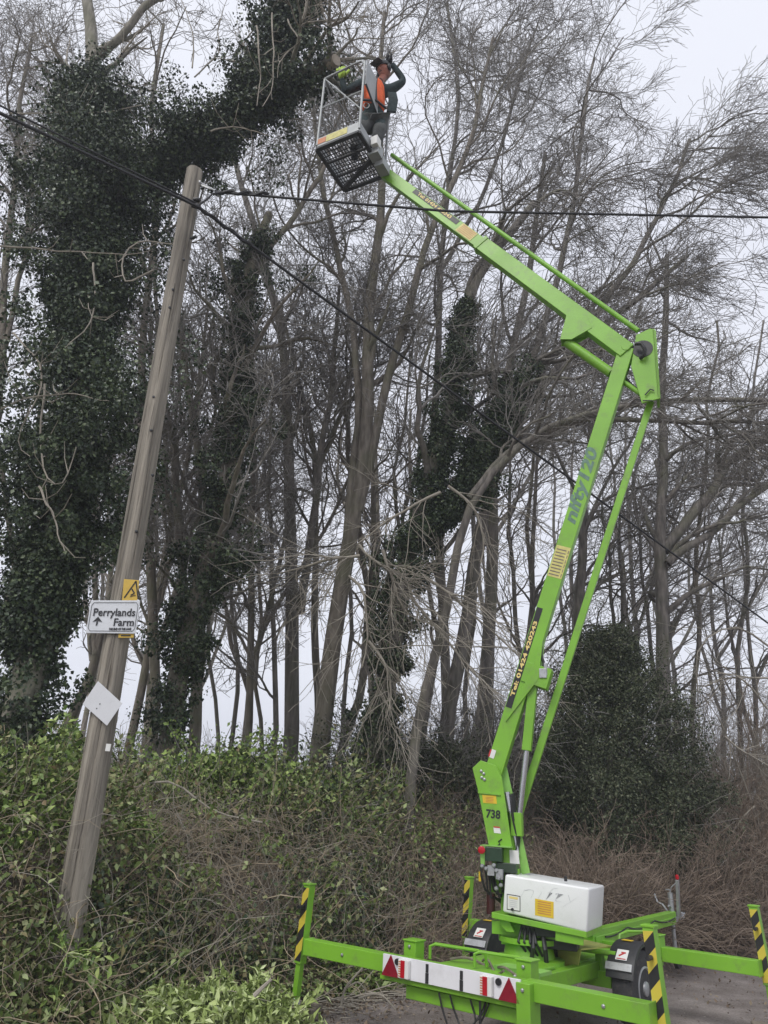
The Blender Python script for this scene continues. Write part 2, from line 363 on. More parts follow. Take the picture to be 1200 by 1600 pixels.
def resample(path, K, jit=0., g=rng):
    path = np.array(path, float); d = np.concatenate([[0], np.cumsum(np.linalg.norm(np.diff(path, axis=0), axis=1))])
    t = np.linspace(0, d[-1], K)
    # smooth (Catmull-like) by cubic smoothing of linear resample
    Q = np.stack([np.interp(t, d, path[:, c]) for c in range(3)], 1)
    for _ in range(max(1, K//(len(path)*2))):
        Q[1:-1] = .25*Q[:-2]+.5*Q[1:-1]+.25*Q[2:]
    if jit: 
        w = g.normal(0, jit, (K, 3)); w[0] = 0; w = .5*w + .25*np.roll(w, 1, 0)+.25*np.roll(w, -1, 0); Q += w
    return Q
def grow(P, Rr, n, L, ang, wobble, trop, K, tmin=.3, rk=.55, rend=.004, gr=rng, lenfall=.5, rmax=9., tpow=1.):
    """children on parent paths; P (N,Kp,3)"""
    N, Kp, _ = P.shape; M_ = N*n
    idx = np.repeat(np.arange(N), n); t = tmin + (1-tmin)*gr.random(M_)**tpow
    f = t*(Kp-1); i0 = np.minimum(f.astype(int), Kp-2); fr = (f-i0)[:, None]
    p = P[idx, i0]*(1-fr)+P[idx, i0+1]*fr; tg = nrm(P[idx, i0+1]-P[idx, i0])
    r0 = Rr[idx, i0]*(1-fr[:, 0])+Rr[idx, i0+1]*fr[:, 0]
    q = gr.normal(size=(M_, 3)); q = nrm(q - tg*np.sum(q*tg, 1, keepdims=True))
    a = R_(ang)*(0.6+.8*gr.random(M_))[:, None]; d = nrm(tg*np.cos(a)+q*np.sin(a))
    Lc = L*(1-lenfall*t)*(.55+.9*gr.random(M_)); st = Lc/(K-1)
    C = np.empty((M_, K, 3)); C[:, 0] = p; trop = np.array(trop)
    for j in range(1, K):
        d = nrm(d + gr.normal(0, wobble, (M_, 3)) + trop); C[:, j] = C[:, j-1]+d*st[:, None]
    rs = np.minimum(r0*rk, rmax); u = np.linspace(0, 1, K)[None, :]
    RR = rs[:, None]*(1-u)+np.minimum(rend, rs)[:, None]*u
    return C, RR
def leaf_np(P, size, aspect=.55, up=.3, droop=.3, fold=.25, gr=rng, outward=None):
    """folded leaf blades of two triangles each"""
    N = len(P); s = np.asarray(size)*(.45+1.05*gr.random(N)**1.3); s = s[:, None]
    d = gr.normal(size=(N, 3)); d[:, 2] -= droop
    if outward is not None: d += outward*.5
    d = nrm(d); n = gr.normal(size=(N, 3)); n[:, 2] += up*2
    if outward is not None: n += outward*1.4
    n = nrm(n - d*np.sum(n*d, 1, keepdims=True)); w = np.cross(d, n)
    a = P; tip = P+d*s; l = P+d*s*.42+w*s*aspect*.5+n*s*fold*.3; r = P+d*s*.42-w*s*aspect*.5+n*s*fold*.3
    V = np.stack([a, l, tip, r], 1).reshape(-1, 3); b = 4*np.arange(N)[:, None]
    F = np.concatenate([b+np.array([[0, 2, 1]]), b+np.array([[0, 3, 2]])], 1).reshape(-1, 3)
    return V, F
def clump_leaves(cent, rad, per, size, gr=rng, shell=.55, **kw):
    """leaves over clumps: cent (n,3), rad (n,)"""
    n = len(cent); d = nrm(gr.normal(size=(n*per, 3))); rr = np.repeat(rad, per)*(shell+(1.05-shell)*gr.random(n*per)**.6)
    P = np.repeat(cent, per, 0)+d*rr[:, None]*np.array([1, 1, .85]); 
    return leaf_np(P, size, gr=gr, outward=d, **kw)

def tree(name, label, cat, base, paths, mt='bark_beech', mtw='twig', seed=1, trop=(0, 0, .03), limbs=(9, 3.2, 42), levels=((6, 1.8, 42), (6, 1.0, 42), (4, .55, 42)),
         tmin=.3, ivy=None, group='bare trees behind the hedge', tk=.0075, limb_r=.55, kids=True, wob_=.22, jit=.055, lw=.19):
    """paths: list of (world polyline, r0, r1); base: world point on the ground"""
    gr = np.random.default_rng(seed); base = np.array(base, float)
    e = empty(name, base, 0, label, cat, group)
    tr, st, Ps, Rs = [], [], [], []
    for (pl, r0, r1) in paths:
        r0 *= .86
        r0 *= .84
        K = max(10, int(3*len(pl))); Q = resample(pl, 18, jit, gr); u = np.linspace(0, 1, 18); rr = r0*(1-u)**.9+r1*u + r1*.0
        rr = np.maximum(rr, r1); tr.append(tubes_np(Q[None], rr[None], 10)); Ps.append(Q); Rs.append(rr)
    P = np.stack(Ps); Rr = np.stack(Rs)
    C, CR = grow(P, Rr, limbs[0], limbs[1], limbs[2], lw, np.array(trop)*1.2, 10, tmin, limb_r, .012, gr, .45, .11)
    tr.append(tubes_np(C, CR, 6))
    V, F = merge(tr); mesh_np('trunk', V, F, M[mt], e, base, smooth=True)
    tw = []; p_, r_ = C, CR
    # twigs also straight off the leaders' tops
    for li, (n, L, ang) in enumerate(levels):
        K = (7, 5, 4, 4)[li]
        C2, R2 = grow(p_, r_, n, L, ang, wob_, trop, K, .15, .6, tk*.7, gr, .45, .03)
        R2 = np.maximum(R2, tk*(.62 if li == len(levels)-1 else .8)); tw.append(tubes_np(C2, R2, 4 if li == 0 else 3)); p_, r_ = C2, R2
    V, F = merge(tw); mesh_np('crown', V, F, M[mtw], e, base)
    if ivy: 
        V, F = ivy_on(Ps, Rs, gr, **ivy); mesh_np('ivy', V, F, M['ivy'], e, base)
    return e
def ivy_on(Ps, Rs, gr, t0=0., t1=1., n=120, per=90, spread=.35, rad=(.15, .35), size=.065, which=None):
    cs, rs = [], []
    for q in (which if which is not None else range(len(Ps))):
        P, Rr = Ps[q], Rs[q]; t = t0+(t1-t0)*gr.random(n); f = t*(len(P)-1); i0 = np.minimum(f.astype(int), len(P)-2); fr = (f-i0)[:, None]
        c = P[i0]*(1-fr)+P[i0+1]*fr; o = gr.normal(size=(n, 3)); o[:, 2] *= .3; o = nrm(o)
        sp = spread*(.55+.45*np.sin(t*23+q*2)+.35*np.sin(t*51+1)); cs.append(c+o*(Rr[i0]*.8+sp.clip(.12*spread)*np.abs(gr.normal(0, .62, n)))[:, None]-np.array([0, 0, .15])*gr.random(n)[:, None]); rs.append(rad[0]+(rad[1]-rad[0])*gr.random(n))
    return clump_leaves(np.concatenate(cs), np.concatenate(rs), per, size, gr, shell=.35, aspect=.8, droop=.9, up=.2)
def clone(e, loc, rz, s, label):
    c = e.copy(); COL.objects.link(c); c.location = [float(q) for q in loc]; c.rotation_euler = (0, 0, rz); c.scale = (s, s, s*random.uniform(.92, 1.1)); c['label'] = label
    for ch in list(e.children):
        d = ch.copy(); COL.objects.link(d); d.parent = c
    return c

# ------------------------------------------------------------------ trailer boom lift
YAW, YAW2 = R_(40), R_(20)
U = np.array([math.cos(YAW), -math.sin(YAW), 0]); Vd = np.array([math.sin(YAW), math.cos(YAW), 0]); ZZ = np.array([0, 0, 1.])
LO = np.array([.69, 6.39, 0]) + 1.2*Vd
SU = np.array([math.cos(YAW2), -math.sin(YAW2), 0]); SV = np.array([math.sin(YAW2), math.cos(YAW2), 0])
lift = empty('trailer_boom_lift', LO, -YAW, 'lime green towable boom lift parked on its four jacks with its arm raised', 'boom lift')
def cw(u, v, z): return LO + U*u + Vd*v + ZZ*z
def sw(s, t, z): return LO + SU*s + SV*t + ZZ*z
def CPw(x, y, v): return onplane(x, y, LO+Vd*v, Vd)
def Sp(x, y, t=0.): return onplane(x, y, LO+SV*t, SV)
G = M['green']
def L(mb, name, m, parent=None, **k): return mb.build(name, m, lift, parent, **k)
ZT = .605                                     # top of outrigger beams
RV, FV = -1.2, 1.45                           # rear and front cross members
# chassis
cf = MB()
cf.box(cw(0, RV+.02, ZT-.09), U*.66, Vd*.06, ZZ*.085)
cf.box(cw(.06, RV+.07, ZT-.235), U*.50, Vd*.05, ZZ*.045)
cf.box(cw(.64, RV-.0, ZT-.165), U*.055, Vd*.075, ZZ*.158)
cf.box(cw(0, FV, ZT-.09), U*.62, Vd*.06, ZZ*.075)
for u in (-.34, .34): cf.box(cw(u, (RV+FV)/2, ZT-.14), U*.045, Vd*1.26, ZZ*.06)
cf.box(cw(0, -.62, ZT-.062), U*.33, Vd*.46, ZZ*.012)
cf.box(cw(0, .85, ZT-.10), U*.30, Vd*.5, ZZ*.03)
L(cf, 'chassis_frame', G, bevel=.006)
for u in (-.52, .52):
    b = MB(); b.box(cw(u, RV+.22, ZT+.0), U*.06, Vd*.06, ZZ*.085); b.box(cw(u, RV+.22, ZT+.092), U*.07, Vd*.07, ZZ*.006); L(b, 'outrigger_socket', G, bevel=.004)
    b = MB(); b.box(cw(u*1.12, FV-.02, ZT+.0), U*.07, Vd*.07, ZZ*.085); b.box(cw(u*1.12, FV-.02, ZT+.095), U*.08, Vd*.08, ZZ*.006); L(b, 'outrigger_socket', G, bevel=.004)
for (u0, u1) in ((-.43, .05), (.0, .42)):
    b = MB(); b.tube([cw(u0, RV+.32, ZT-.04), cw(u0, RV+.32, ZT+.05), cw(u0+.04, RV+.34, ZT+.07), cw(u1-.05, RV+.36, ZT+.07), cw(u1, RV+.40, ZT+.05), cw(u1, RV+.42, ZT-.04)], .013, 8)
    L(b, 'grab_rail', G, smooth=True)
b = MB(); b.tube([cw(.40, FV-.5, ZT-.05), cw(.40, FV-.42, ZT+.10), cw(.42, FV-.3, ZT+.12), cw(.53, FV-.12, ZT+.12), cw(.56, FV-.05, ZT+.05)], .013, 8); L(b, 'grab_rail', G, smooth=True)
# drawbar, coupling, jockey wheel
p0, p1 = cw(.0, 1.2, .62), cw(-.05, 3.75, .655)
b = MB(); b.bar(p0, p1, .10, .13, U)
b.box((p0*.5+p1*.5)-ZZ*.03+U*.055, (p1-p0)*.48, U*.006, ZZ*.04); L(b, 'drawbar', G, bevel=.006)
b = MB(); b.tube([p0*(1-k)+p1*k + U*.075 + ZZ*(.03-.045*abs(math.sin(k*9.4))) for k in np.linspace(.1, .95, 40)], .008, 6); L(b, 'brake_cable', M['pipe'])
hv = unit(p1-p0)
b = MB(); b.box(p1+hv*.12, hv*.16, U*.035, ZZ*.03); b.lathe(p1+hv*.33+ZZ*.0, ZZ, [(-.045, .03), (-.03, .045), (.01, .045), (.035, .03)], 16)
b.tube([p1+hv*.1+ZZ*.03, p1+hv*.0+ZZ*.11, p1-hv*.10+ZZ*.13], .012, 6); b.tube([p1+hv*.2-ZZ*.02, p1+hv*.36-ZZ*.05, p1+hv*.48+ZZ*.01], .012, 6)
b.tube([p1-U*.03+ZZ*.03, p1-U*.10+hv*-.02+ZZ*.13, p1-U*.17+ZZ*.15, p1-U*.2+ZZ*.24], .012, 6)
cp = L(b, 'hitch_coupling', M['steel'], smooth=True)
b = MB(); b.bar(p1+hv*.06+U*.06+ZZ*.0, p1+hv*.02+U*.10+ZZ*.42, .035, .05, U); b.tube([p1+U*.1+hv*.02+ZZ*.40, p1+U*.02+ZZ*.33, p1+U*.0+ZZ*.26], .008, 6); hb = L(b, 'handbrake_lever', M['steel'], bevel=.003)
b = MB(); b.lathe(p1+U*.10+hv*.02+ZZ*.42, ZZ, [(0, .012), (.01, .022), (.05, .022), (.06, .01)], 12); L(b, 'red_grip', M['red'], hb, smooth=True)
b = MB(); b.tube([p1+ZZ*.27, p1-ZZ*.05], .033, 12); b.tube([p1-ZZ*.05, p1-ZZ*.40], .025, 12); b.tube([p1+ZZ*.27, p1+ZZ*.30, p1+ZZ*.30-U*.05], .009, 6); b.box(p1-ZZ*.02, U*.06, hv*.05, ZZ*.03)
jk = L(b, 'jockey_leg', M['steel'], smooth=True)
b = MB(); wc = p1-ZZ*.46+hv*.03
b.lathe(wc-U*.03, U, [(0, .05), (0, .09), (.01, .1), (.05, .1), (.06, .09), (.06, .05)], 20); L(b, 'jockey_wheel', M['black'], jk, smooth=True)
# turret
b = MB(); b.lathe(cw(0, 0, ZT-.10), ZZ, [(0, .30), (.05, .30), (.06, .22), (.16, .20), (.17, .26), (.21, .26)], 32)
b.box(cw(-.02, 0, ZT+.17), SU*.28, SV*.14, ZZ*.05); L(b, 'turret', G, smooth=True)
b = MB(); b.box(cw(.0, .1, ZT+.0), U*.16, Vd*.12, ZZ*.14); b.tube([cw(.1, -.16, ZT-.08), cw(.16, -.22, ZT+.06), cw(.14, -.16, ZT+.2)], .02, 8); b.tube([cw(.22, -.1, ZT-.1), cw(.24, -.16, ZT+.05), cw(.18, -.1, ZT+.22)], .02, 8)
L(b, 'hydraulic_pump', M['black'], smooth=True)
# axle, wheels, mudguards
AV, HW = .62, .37
b = MB(); b.tube([cw(-.66, AV, HW), cw(.66, AV, HW)], .04, 12); b.box(cw(.36, AV, HW+.03), U*.14, Vd*.09, ZZ*.06); b.box(cw(-.36, AV, HW+.03), U*.14, Vd*.09, ZZ*.06); b.box(cw(.38, AV-.02, HW+.12), U*.03, Vd*.03, ZZ*.10)
L(b, 'axle', G, smooth=True)
b = MB(); b.tube([cw(.1, AV-.2, ZT+.02), cw(.62, AV-.22, ZT+.02)], .022, 10); L(b, 'torsion_bar', G, smooth=True)
for sgn, u0 in ((1, .58), (-1, -.84)):
    w = MB(); c = cw(u0, AV, HW)
    w.lathe(c, U, [(0, .16), (0, .25), (.012, .285), (.04, .297), (.15, .297), (.178, .285), (.19, .25), (.19, .165)], 40)
    wh = L(w, 'wheel', M['tyre'], smooth=True)
    r = MB(); q = cw(u0+(.192 if sgn > 0 else -.006), AV, HW)
    ax = U if sgn > 0 else -U
    r.lathe(q-ax*.03, ax, [(0, .168), (.034, .168), (.038, .155), (.015, .135), (.012, .06), (.04, .055), (.05, .03), (.05, .0)], 32)
    for k in range(8):
        a = k*math.pi/4; dd = Vd*math.cos(a)+ZZ*math.sin(a); r.lathe(q+dd*.10-ax*.018, ax, [(0, .018), (.004, .016), (.004, .0)], 10)
    L(r, 'rim', M['steel'], wh, smooth=True)
    m = MB(); m0, m1 = u0-.025, u0+.215; N = 22; prof = []
    for k in range(N+1):
        a = R_(14 + 160*k/N); prof.append((math.cos(a), math.sin(a)))
    Vv = []; Ff = []
    for k, (ca, sa) in enumerate(prof):
        for rad, uu in ((.305, m0), (.33, m0), (.338, m0+.02), (.338, m1-.02), (.33, m1), (.305, m1), (.32, m1-.012), (.32, m0+.012)):
            Vv.append(cw(uu, AV-ca*rad, HW+.015+sa*rad))
    for k in range(N):
        for j in range(8): Ff.append((k*8+j, k*8+(j+1) % 8, (k+1)*8+(j+1) % 8, (k+1)*8+j))
    Ff += [tuple(range(7, -1, -1)), tuple(N*8+j for j in range(8))]
    m.add(Vv, Ff); mg = L(m, 'mudguard', M['guard'], smooth=True)
    mg.data.flip_normals() if False else None
    a = R_(28); cc = cw(u0+.09, AV-math.cos(a)*.345, HW+.015+math.sin(a)*.345); tn = Vd*math.sin(a)+ZZ*math.cos(a); nn = -Vd*math.cos(a)+ZZ*math.sin(a)
    s = MB(); s.box(cc, U*.115, tn*.03, nn*.012); L(s, 'guard_bracket', M['steel'], mg, bevel=.002)
    a = R_(46); cc = cw(u0+.10, AV-math.cos(a)*.342, HW+.015+math.sin(a)*.342); tn = Vd*math.sin(a)+ZZ*math.cos(a); nn = -Vd*math.cos(a)+ZZ*math.sin(a)
    s = MB(); s.box(cc, U*.05, tn*.05, nn*.002); st = L(s, 'warning_sticker', M['sticker'], mg)
    s = MB(); s.bar(cc-U*.025-tn*.015+nn*.003, cc+U*.02+tn*.02+nn*.003, .014, .002, tn); s.box(cc+tn*.02+U*.01+nn*.003, U*.02, tn*.006, nn*.001); s.box(cc-tn*.04+nn*.003, U*.04, tn*.004, nn*.001); L(s, 'sticker_print', M['redink'], mg)
    a = R_(82); cc = cw(u0+.08, AV-math.cos(a)*.342, HW+.015+math.sin(a)*.342)
    s = MB(); s.box(cc, U*.045, Vd*.028, ZZ*.002); L(s, 'yellow_sticker', M['yellow'], mg)
# yellow-dusted deck plate between the wheels
b = MB(); b.prism([cw(-.28, .32, ZT+.04), cw(.40, .18, ZT+.04), cw(.50, .62, ZT+.04), cw(.05, .80, ZT+.04)], ZZ*.012); b.prism([cw(.40, .18, ZT+.04), cw(-.28, .32, ZT+.04), cw(-.2, .34, ZT-.12), cw(.34, .22, ZT-.12)], Vd*.01)
L(b, 'deck_plate', mat('dusty_deck_plate', (.50, .52, .14), .6, var=.25, scale=5, dirt=(.30, .40, .08), dirt_amt=.7))
b = MB(); b.box(cw(.30, -.66, ZT-.035), U*.20, Vd*.10, ZZ*.012); b.box(cw(.30, -.76, ZT-.05), U*.20, Vd*.006, ZZ*.03); L(b, 'step_plate', M['green_top'])
# outrigger beams and jack legs
def outrigger(sgn, v, zt, tape_v):
    b = MB(); ui = .60*sgn; uo = 1.50*sgn
    b.bar(cw(ui, v, zt-.06), cw(uo, v, zt-.06), .12, .12, ZZ); b.box(cw(uo, v, zt-.06), U*.004, Vd*.066, ZZ*.066)
    bm_ = L(b, 'outrigger_beam', M['green'], bevel=.004)
    ul = 1.545 if sgn < 0 else 1.485; vl = v if sgn < 0 else v+.105
    top = cw(ul*sgn, vl, 1.02); bot = cw((ul+.06)*sgn, vl, .12); e = unit(bot-top)
    l_ = MB(); mid = top*.32+bot*.68
    l_.bar(top, mid, .075, .075, Vd); l_.bar(mid-e*.02, bot, .052, .052, Vd); l_.box(top+ZZ*.008, U*.045, Vd*.045, ZZ*.008)
    lg = L(l_, 'jack_leg', M['green'], bevel=.003)
    h = MB(); a = unit(U)
    for dv in (-.0395, .0395):
        q0, q1 = top+Vd*dv+e*.02, mid+Vd*dv-e*.02; h.bar(q0, q1, .07, .003, np.cross(e, Vd))
    if sgn < 0: h.bar(top-U*.0395+e*.02, mid-U*.0395-e*.02, .003, .07, U)
    L(h, 'hazard_tape', M['hazard'], lg)
    f_ = MB(); f_.lathe(bot-ZZ*.02, ZZ, [(-.02, .09), (-.005, .09), (.0, .05), (.05, .03)], 20); L(f_, 'foot', M['steel'], lg, smooth=True)
    p_ = MB(); p_.tube([top*.72+mid*.28-Vd*.05, top*.72+mid*.28-Vd*.11], .016, 10); L(p_, 'locking_pin', M['black'], lg, smooth=True)
    return bot
feet = [outrigger(-1, RV, ZT, 0), outrigger(1, RV+.045, ZT, 0), outrigger(-1, FV, ZT, 0), outrigger(1, FV, ZT, 0)]
# light board
BV = RV-.055
b = MB(); b.box(cw(0, BV, ZT-.065), U*.615, Vd*.009, ZZ*.072); lb = L(b, 'light_board', M['boardw'], bevel=.002)
def tri(u, sgn):
    t = MB(); t.prism([cw(u-.085, BV-.012, ZT-.137+.0), cw(u+.085, BV-.012, ZT-.137), cw(u, BV-.012, ZT+.008)], -Vd*.008)
    L(t, 'warning_triangle', M['darkred'], lb)
tri(-.53, -1); tri(.53, 1)
for u in (-.385, .355):
    t = MB(); t.box(cw(u, BV-.028, ZT-.066), U*.05, Vd*.017, ZZ*.062); tl = L(t, 'tail_light', M['sticker'], lb, bevel=.004)
    t = MB(); t.box(cw(u-.003, BV-.0475, ZT-.066), U*.019, Vd*.004, ZZ*.058); L(t, 'red_lens', M['red'], lb, bevel=.003)
    t = MB()
    for k in range(7):
        for q in (-.034,): t.box(cw(u+q, BV-.046, ZT-.115+.016*k), U*.009, Vd*.002, ZZ*.0035)
    L(t, 'lens_ribs', M['orange'], lb)
for u in (-.18, .13):
    t = MB(); t.box(cw(u, BV-.0115, ZT-.035), U*.012, Vd*.003, ZZ*.028); t.box(cw(u, BV-.0115, ZT-.10), U*.014, Vd*.003, ZZ*.034); L(t, 'faded_tape', M['guard'], lb)
for u in (.445, -.465):
    t = MB(); t.lathe(cw(u, BV-.010, ZT-.03), -Vd, [(0, .024), (.014, .022), (.014, .0)], 16); L(t, 'round_reflector', M['black'], lb, smooth=True)
t = MB()
for (ua, ub, dz) in ((-.1, .33, .30), (.0, .30, .2), (.18, .30, .12)):
    t.tube([cw(ua+(ub-ua)*k, RV-.02+.02*math.sin(9*k), .42-dz*math.sin(math.pi*k**.8)) for k in np.linspace(0, 1, 22)], .007, 6)
t.tube([cw(.26, RV-.02, .47), cw(.27, RV-.03, .25), cw(.33, RV-.03, .24)], .009, 6)
L(t, 'wiring_loom', M['pipe'])
t = MB()
t.tube([cw(-.3+.75*k, -.78+.10*math.sin(5*k), ZT-.035+.02*math.sin(11*k)) for k in np.linspace(0, 1, 20)], .010, 6)
t.tube([cw(-.1+.4*k, -.6-.35*k, ZT-.035+.03*math.sin(7*k)) for k in np.linspace(0, 1, 20)], .010, 6)
L(t, 'hydraulic_hose', M['wood'])

for (u, v, z) in ((.64, RV-.078, ZT-.05), (.64, RV-.078, ZT-.27), (.60, RV-.06, ZT-.29), (-.52, RV+.155, ZT+.05), (.52, RV+.155, ZT+.05), (.45, RV+.155, ZT-.02), (1.2, RV-.018, ZT-.06), (-1.05, RV-.064, ZT-.06)):
    t = MB(); t.lathe(cw(u, v, z), -Vd, [(-.002, .014), (.006, .013), (.009, .006)], 6); L(t, 'bolt', M['steel'])
# superstructure: tower, booms, links -------------------------------------------------
HALF = .065
def Sd(x, y): return Sp(x, y, -HALF)
def plate(mb, pts, t, th): mb.prism([Sp(x, y, t) for (x, y) in pts], SV*th)
tw = [(738, 1200), (751, 1188), (775, 1196), (784, 1215), (806, 1365), (772, 1365), (748, 1240)]
b = MB(); plate(b, tw, -.13, .02)
# opposite cheek, same outline set back
q = [Sp(x, y, -.13) for (x, y) in tw]; b.prism([p+SV*.21 for p in q], SV*.02)
c0, c1 = Sp(783, 1237, -.13), Sp(805, 1365, -.13); c2 = Sp(748, 1240, -.13); c3 = Sp(772, 1365, -.13)
b.prism([c2+SU*.01+SV*.02, c3+SU*.01+SV*.02, c3+SU*.01+SV*.21, c2+SU*.01+SV*.21], SU*.012)
b.prism([Sp(781, 1240, -.13)+SV*.02, Sp(803, 1362, -.13)+SV*.02, Sp(803, 1362, -.13)+SV*.21, Sp(781, 1240, -.13)+SV*.21], -SU*.012)
b.box(Sp(790, 1375, -.03), SU*.13, SV*.10, ZZ*.10); b.box(sw(-.1, 0, .85), SU*.12, SV*.12, ZZ*.20)
tower = L(b, 'tower', G, bevel=.003)
def sticker(name, pts, t, m, parent, th=.002, lab=None):
    s = MB(); s.prism([Sp(x, y, t) for (x, y) in pts], -SV*th); return L(s, name, M[m], parent, label=lab)
sticker('yellow_label', [(753.5, 1242), (775, 1243), (776.5, 1256), (755, 1254.5)], -.131, 'yellow', tower)
for k in range(4): sticker('label_print', [(759, 1245+k*2.4), (771, 1245.8+k*2.4), (771, 1246.4+k*2.4), (759, 1245.6+k*2.4)], -.1335, 'orange', tower)
sticker('white_label', [(771, 1293), (781, 1294), (783, 1302.5), (772, 1301.5)], -.131, 'sticker', tower)
sticker('red_strip', [(771, 1291), (781, 1292), (781.3, 1293.8), (771.3, 1292.8)], -.134, 'redink', tower)
a0, a1 = Sp(759, 1277, -.1325), Sp(778, 1279, -.1325); up = Sp(756, 1262, -.1325)
text_obj('fleet_number', '738', .10, M['ink'], lift, tower, a0, a1-a0, ZZ, bold=.003, sx=.9)
s = MB(); q = Sp(781, 1318, -.1335)
s.tube([Sp(776, 1323, -.134), Sp(781, 1319, -.134), Sp(779, 1315, -.134), Sp(784, 1311, -.134)], .006, 6); L(s, 'worn_mark', M['ink'], tower)
s = MB()
for (x, y) in ((752, 1205), (756, 1209), (753, 1215), (757, 1218)): s.lathe(Sp(x, y, -.13), -SV, [(0, .014), (.008, .014), (.012, .008)], 8)
L(s, 'pivot_bolt', M['steel'], tower, smooth=True)
s = MB(); s.prism([Sp(x, y, -.131) for x, y in ((747, 1237), (782, 1240.5), (782.3, 1243), (747.5, 1239.5))], -SV*.012); L(s, 'cheek_plate_edge', G, tower)
# rear strut with ram (white-dusted)
s = MB(); s.bar(Sp(786, 1200, .0), Sp(822, 1365, .0), .075, .012, SU); L(s, 'rear_strut', M['green_top'])
s = MB(); s.tube([Sp(791, 1238, -.04), Sp(797, 1268, -.04)], .035, 12); s.tube([Sp(797, 1268, -.04), Sp(809, 1335, -.04)], .017, 10); L(s, 'slew_ram', M['chrome'], smooth=True)
s = MB()
for k in range(5): s.tube([Sp(799+k, 1240, -.06+.02*k), Sp(800+2*k, 1275, -.08+.02*k), Sp(808+2*k, 1310, -.05+.02*k), Sp(806+k, 1350, -.05+.02*k)], .008, 6)
L(s, 'hose_bundle', M['pipe'], smooth=True)
# lower boom
J0, J1 = Sd(771, 1205), Sd(978, 545)
e1 = unit(J1-J0); w1 = np.cross(e1, SV); w1 = w1 if w1[0] < 0 else -w1       # in-plane, to the left
b = MB(); c = SV*HALF
b.bar(J0+c-e1*.02, J1+c+e1*.02, .165, 2*HALF, w1); lowb = L(b, 'lower_boom', G, bevel=.006)
s = MB(); s.box((Sd(838, 1055)+c), e1*.10, w1*.13, SV*(HALF+.012)); s.prism([Sp(790, 1128, -.08), Sp(828, 1050, -.08), Sp(848, 1000, -.08), Sp(842, 1060, -.08)], SV*.16); L(s, 'ram_bracket', G, lowb, bevel=.003)
def boomquad(p, q, off0, off1, lift_):     # strip on the near face between distances p..q from J0, in-plane offsets
    A = J0 - SV*lift_; return [A+e1*p+w1*off0, A+e1*q+w1*off0, A+e1*q+w1*off1, A+e1*p+w1*off1]
def along(x, y): return float(np.dot(Sd(x, y)-J0, e1))
l0, l1 = along(790, 1104), along(838, 948)
s = MB(); s.prism(boomquad(l0, l1, .015, .075, .001), -SV*.002); ts = L(s, 'phone_strip', M['ink'], lowb)
LEN = l1-l0
text_obj('phone_lettering', 'Tel: 01424 420243', .052, M['gold'], lift, lowb, J0-SV*.0035+e1*(l0+LEN*.11)+w1*.027, e1, w1, bold=.0018, sx=LEN*.80/(.052*8.05))
l2, l3 = along(850, 898), along(873, 852)
s = MB(); s.prism(boomquad(l2, l3, -.075, .075, .001), -SV*.002); L(s, 'safety_label', M['paleyel'], lowb)
s = MB()
for k in range(9):
    p_ = l2+(l3-l2)*(.06+.1*k); s.prism(boomquad(p_, p_+.012, -.04, .065, .0035), -SV*.0008)
for k in range(6): s.prism(boomquad(l2+(l3-l2)*(.05+.15*k), l2+(l3-l2)*(.15+.15*k), -.066, -.058, .0035), -SV*.0008)
L(s, 'label_print', M['wood'], lowb)
l4 = along(888, 818); l5 = along(930, 690)
text_obj('boom_lettering', 'nifty120', .17, M['greyink'], lift, lowb, J0-SV*.0015+e1*l4-w1*.035, e1, w1, bold=.006, sx=(l5-l4)/(.17*3.62), shear=.25)
s = MB(); q = Sd(770, 1178); s.box(q-SV*.002, e1*.04, w1*.022, SV*.002); L(s, 'small_sticker', M['sticker'], lowb)
s = MB(); s.box(q+w1*.028-SV*.002, e1*.035, w1*.008, SV*.002); L(s, 'red_dot', M['redink'], lowb)
# boom ram
ra, rb, rc = Sp(834, 1062, .0), Sp(823, 1173, .0), Sp(810, 1285, .0)
b = MB(); b.bar(ra, rb, .085, .085, SU); br = L(b, 'lift_cylinder', G, bevel=.004)
b = MB(); b.tube([rb-.0*ZZ, rc], .028, 14); L(b, 'cylinder_rod', M['chrome'], br, smooth=True)
b = MB(); b.box(Sp(808, 1288), SU*.05, SV*.06, ZZ*.10); b.bar(Sp(806, 1300), Sp(800, 1330), .06, .08, SU); L(b, 'ram_foot', G, bevel=.003)
b = MB(); b.tube([Sp(846, 1010, -.05), Sp(846, 1025, -.05), Sp(850, 1035, -.06), Sp(848, 1050, -.05)], .013, 8); b.tube([Sp(843, 1010, -.05), Sp(846, 1020, -.02), Sp(850, 1042, -.02)], .01, 8); L(b, 'hose_loop', M['pipe'], smooth=True)
b = MB(); b.box(Sp(849, 1053, -.05), SU*.035, SV*.04, ZZ*.045); b.box(Sp(853, 1046, -.05), SU*.015, SV*.03, ZZ*.06); L(b, 'valve_block', M['steel'], bevel=.003)
# parallel link rod
b = MB(); b.bar(Sp(1017, 628, .10), Sp(805, 1290, .10), .07, .05, SU); L(b, 'link_rod', G, bevel=.004)
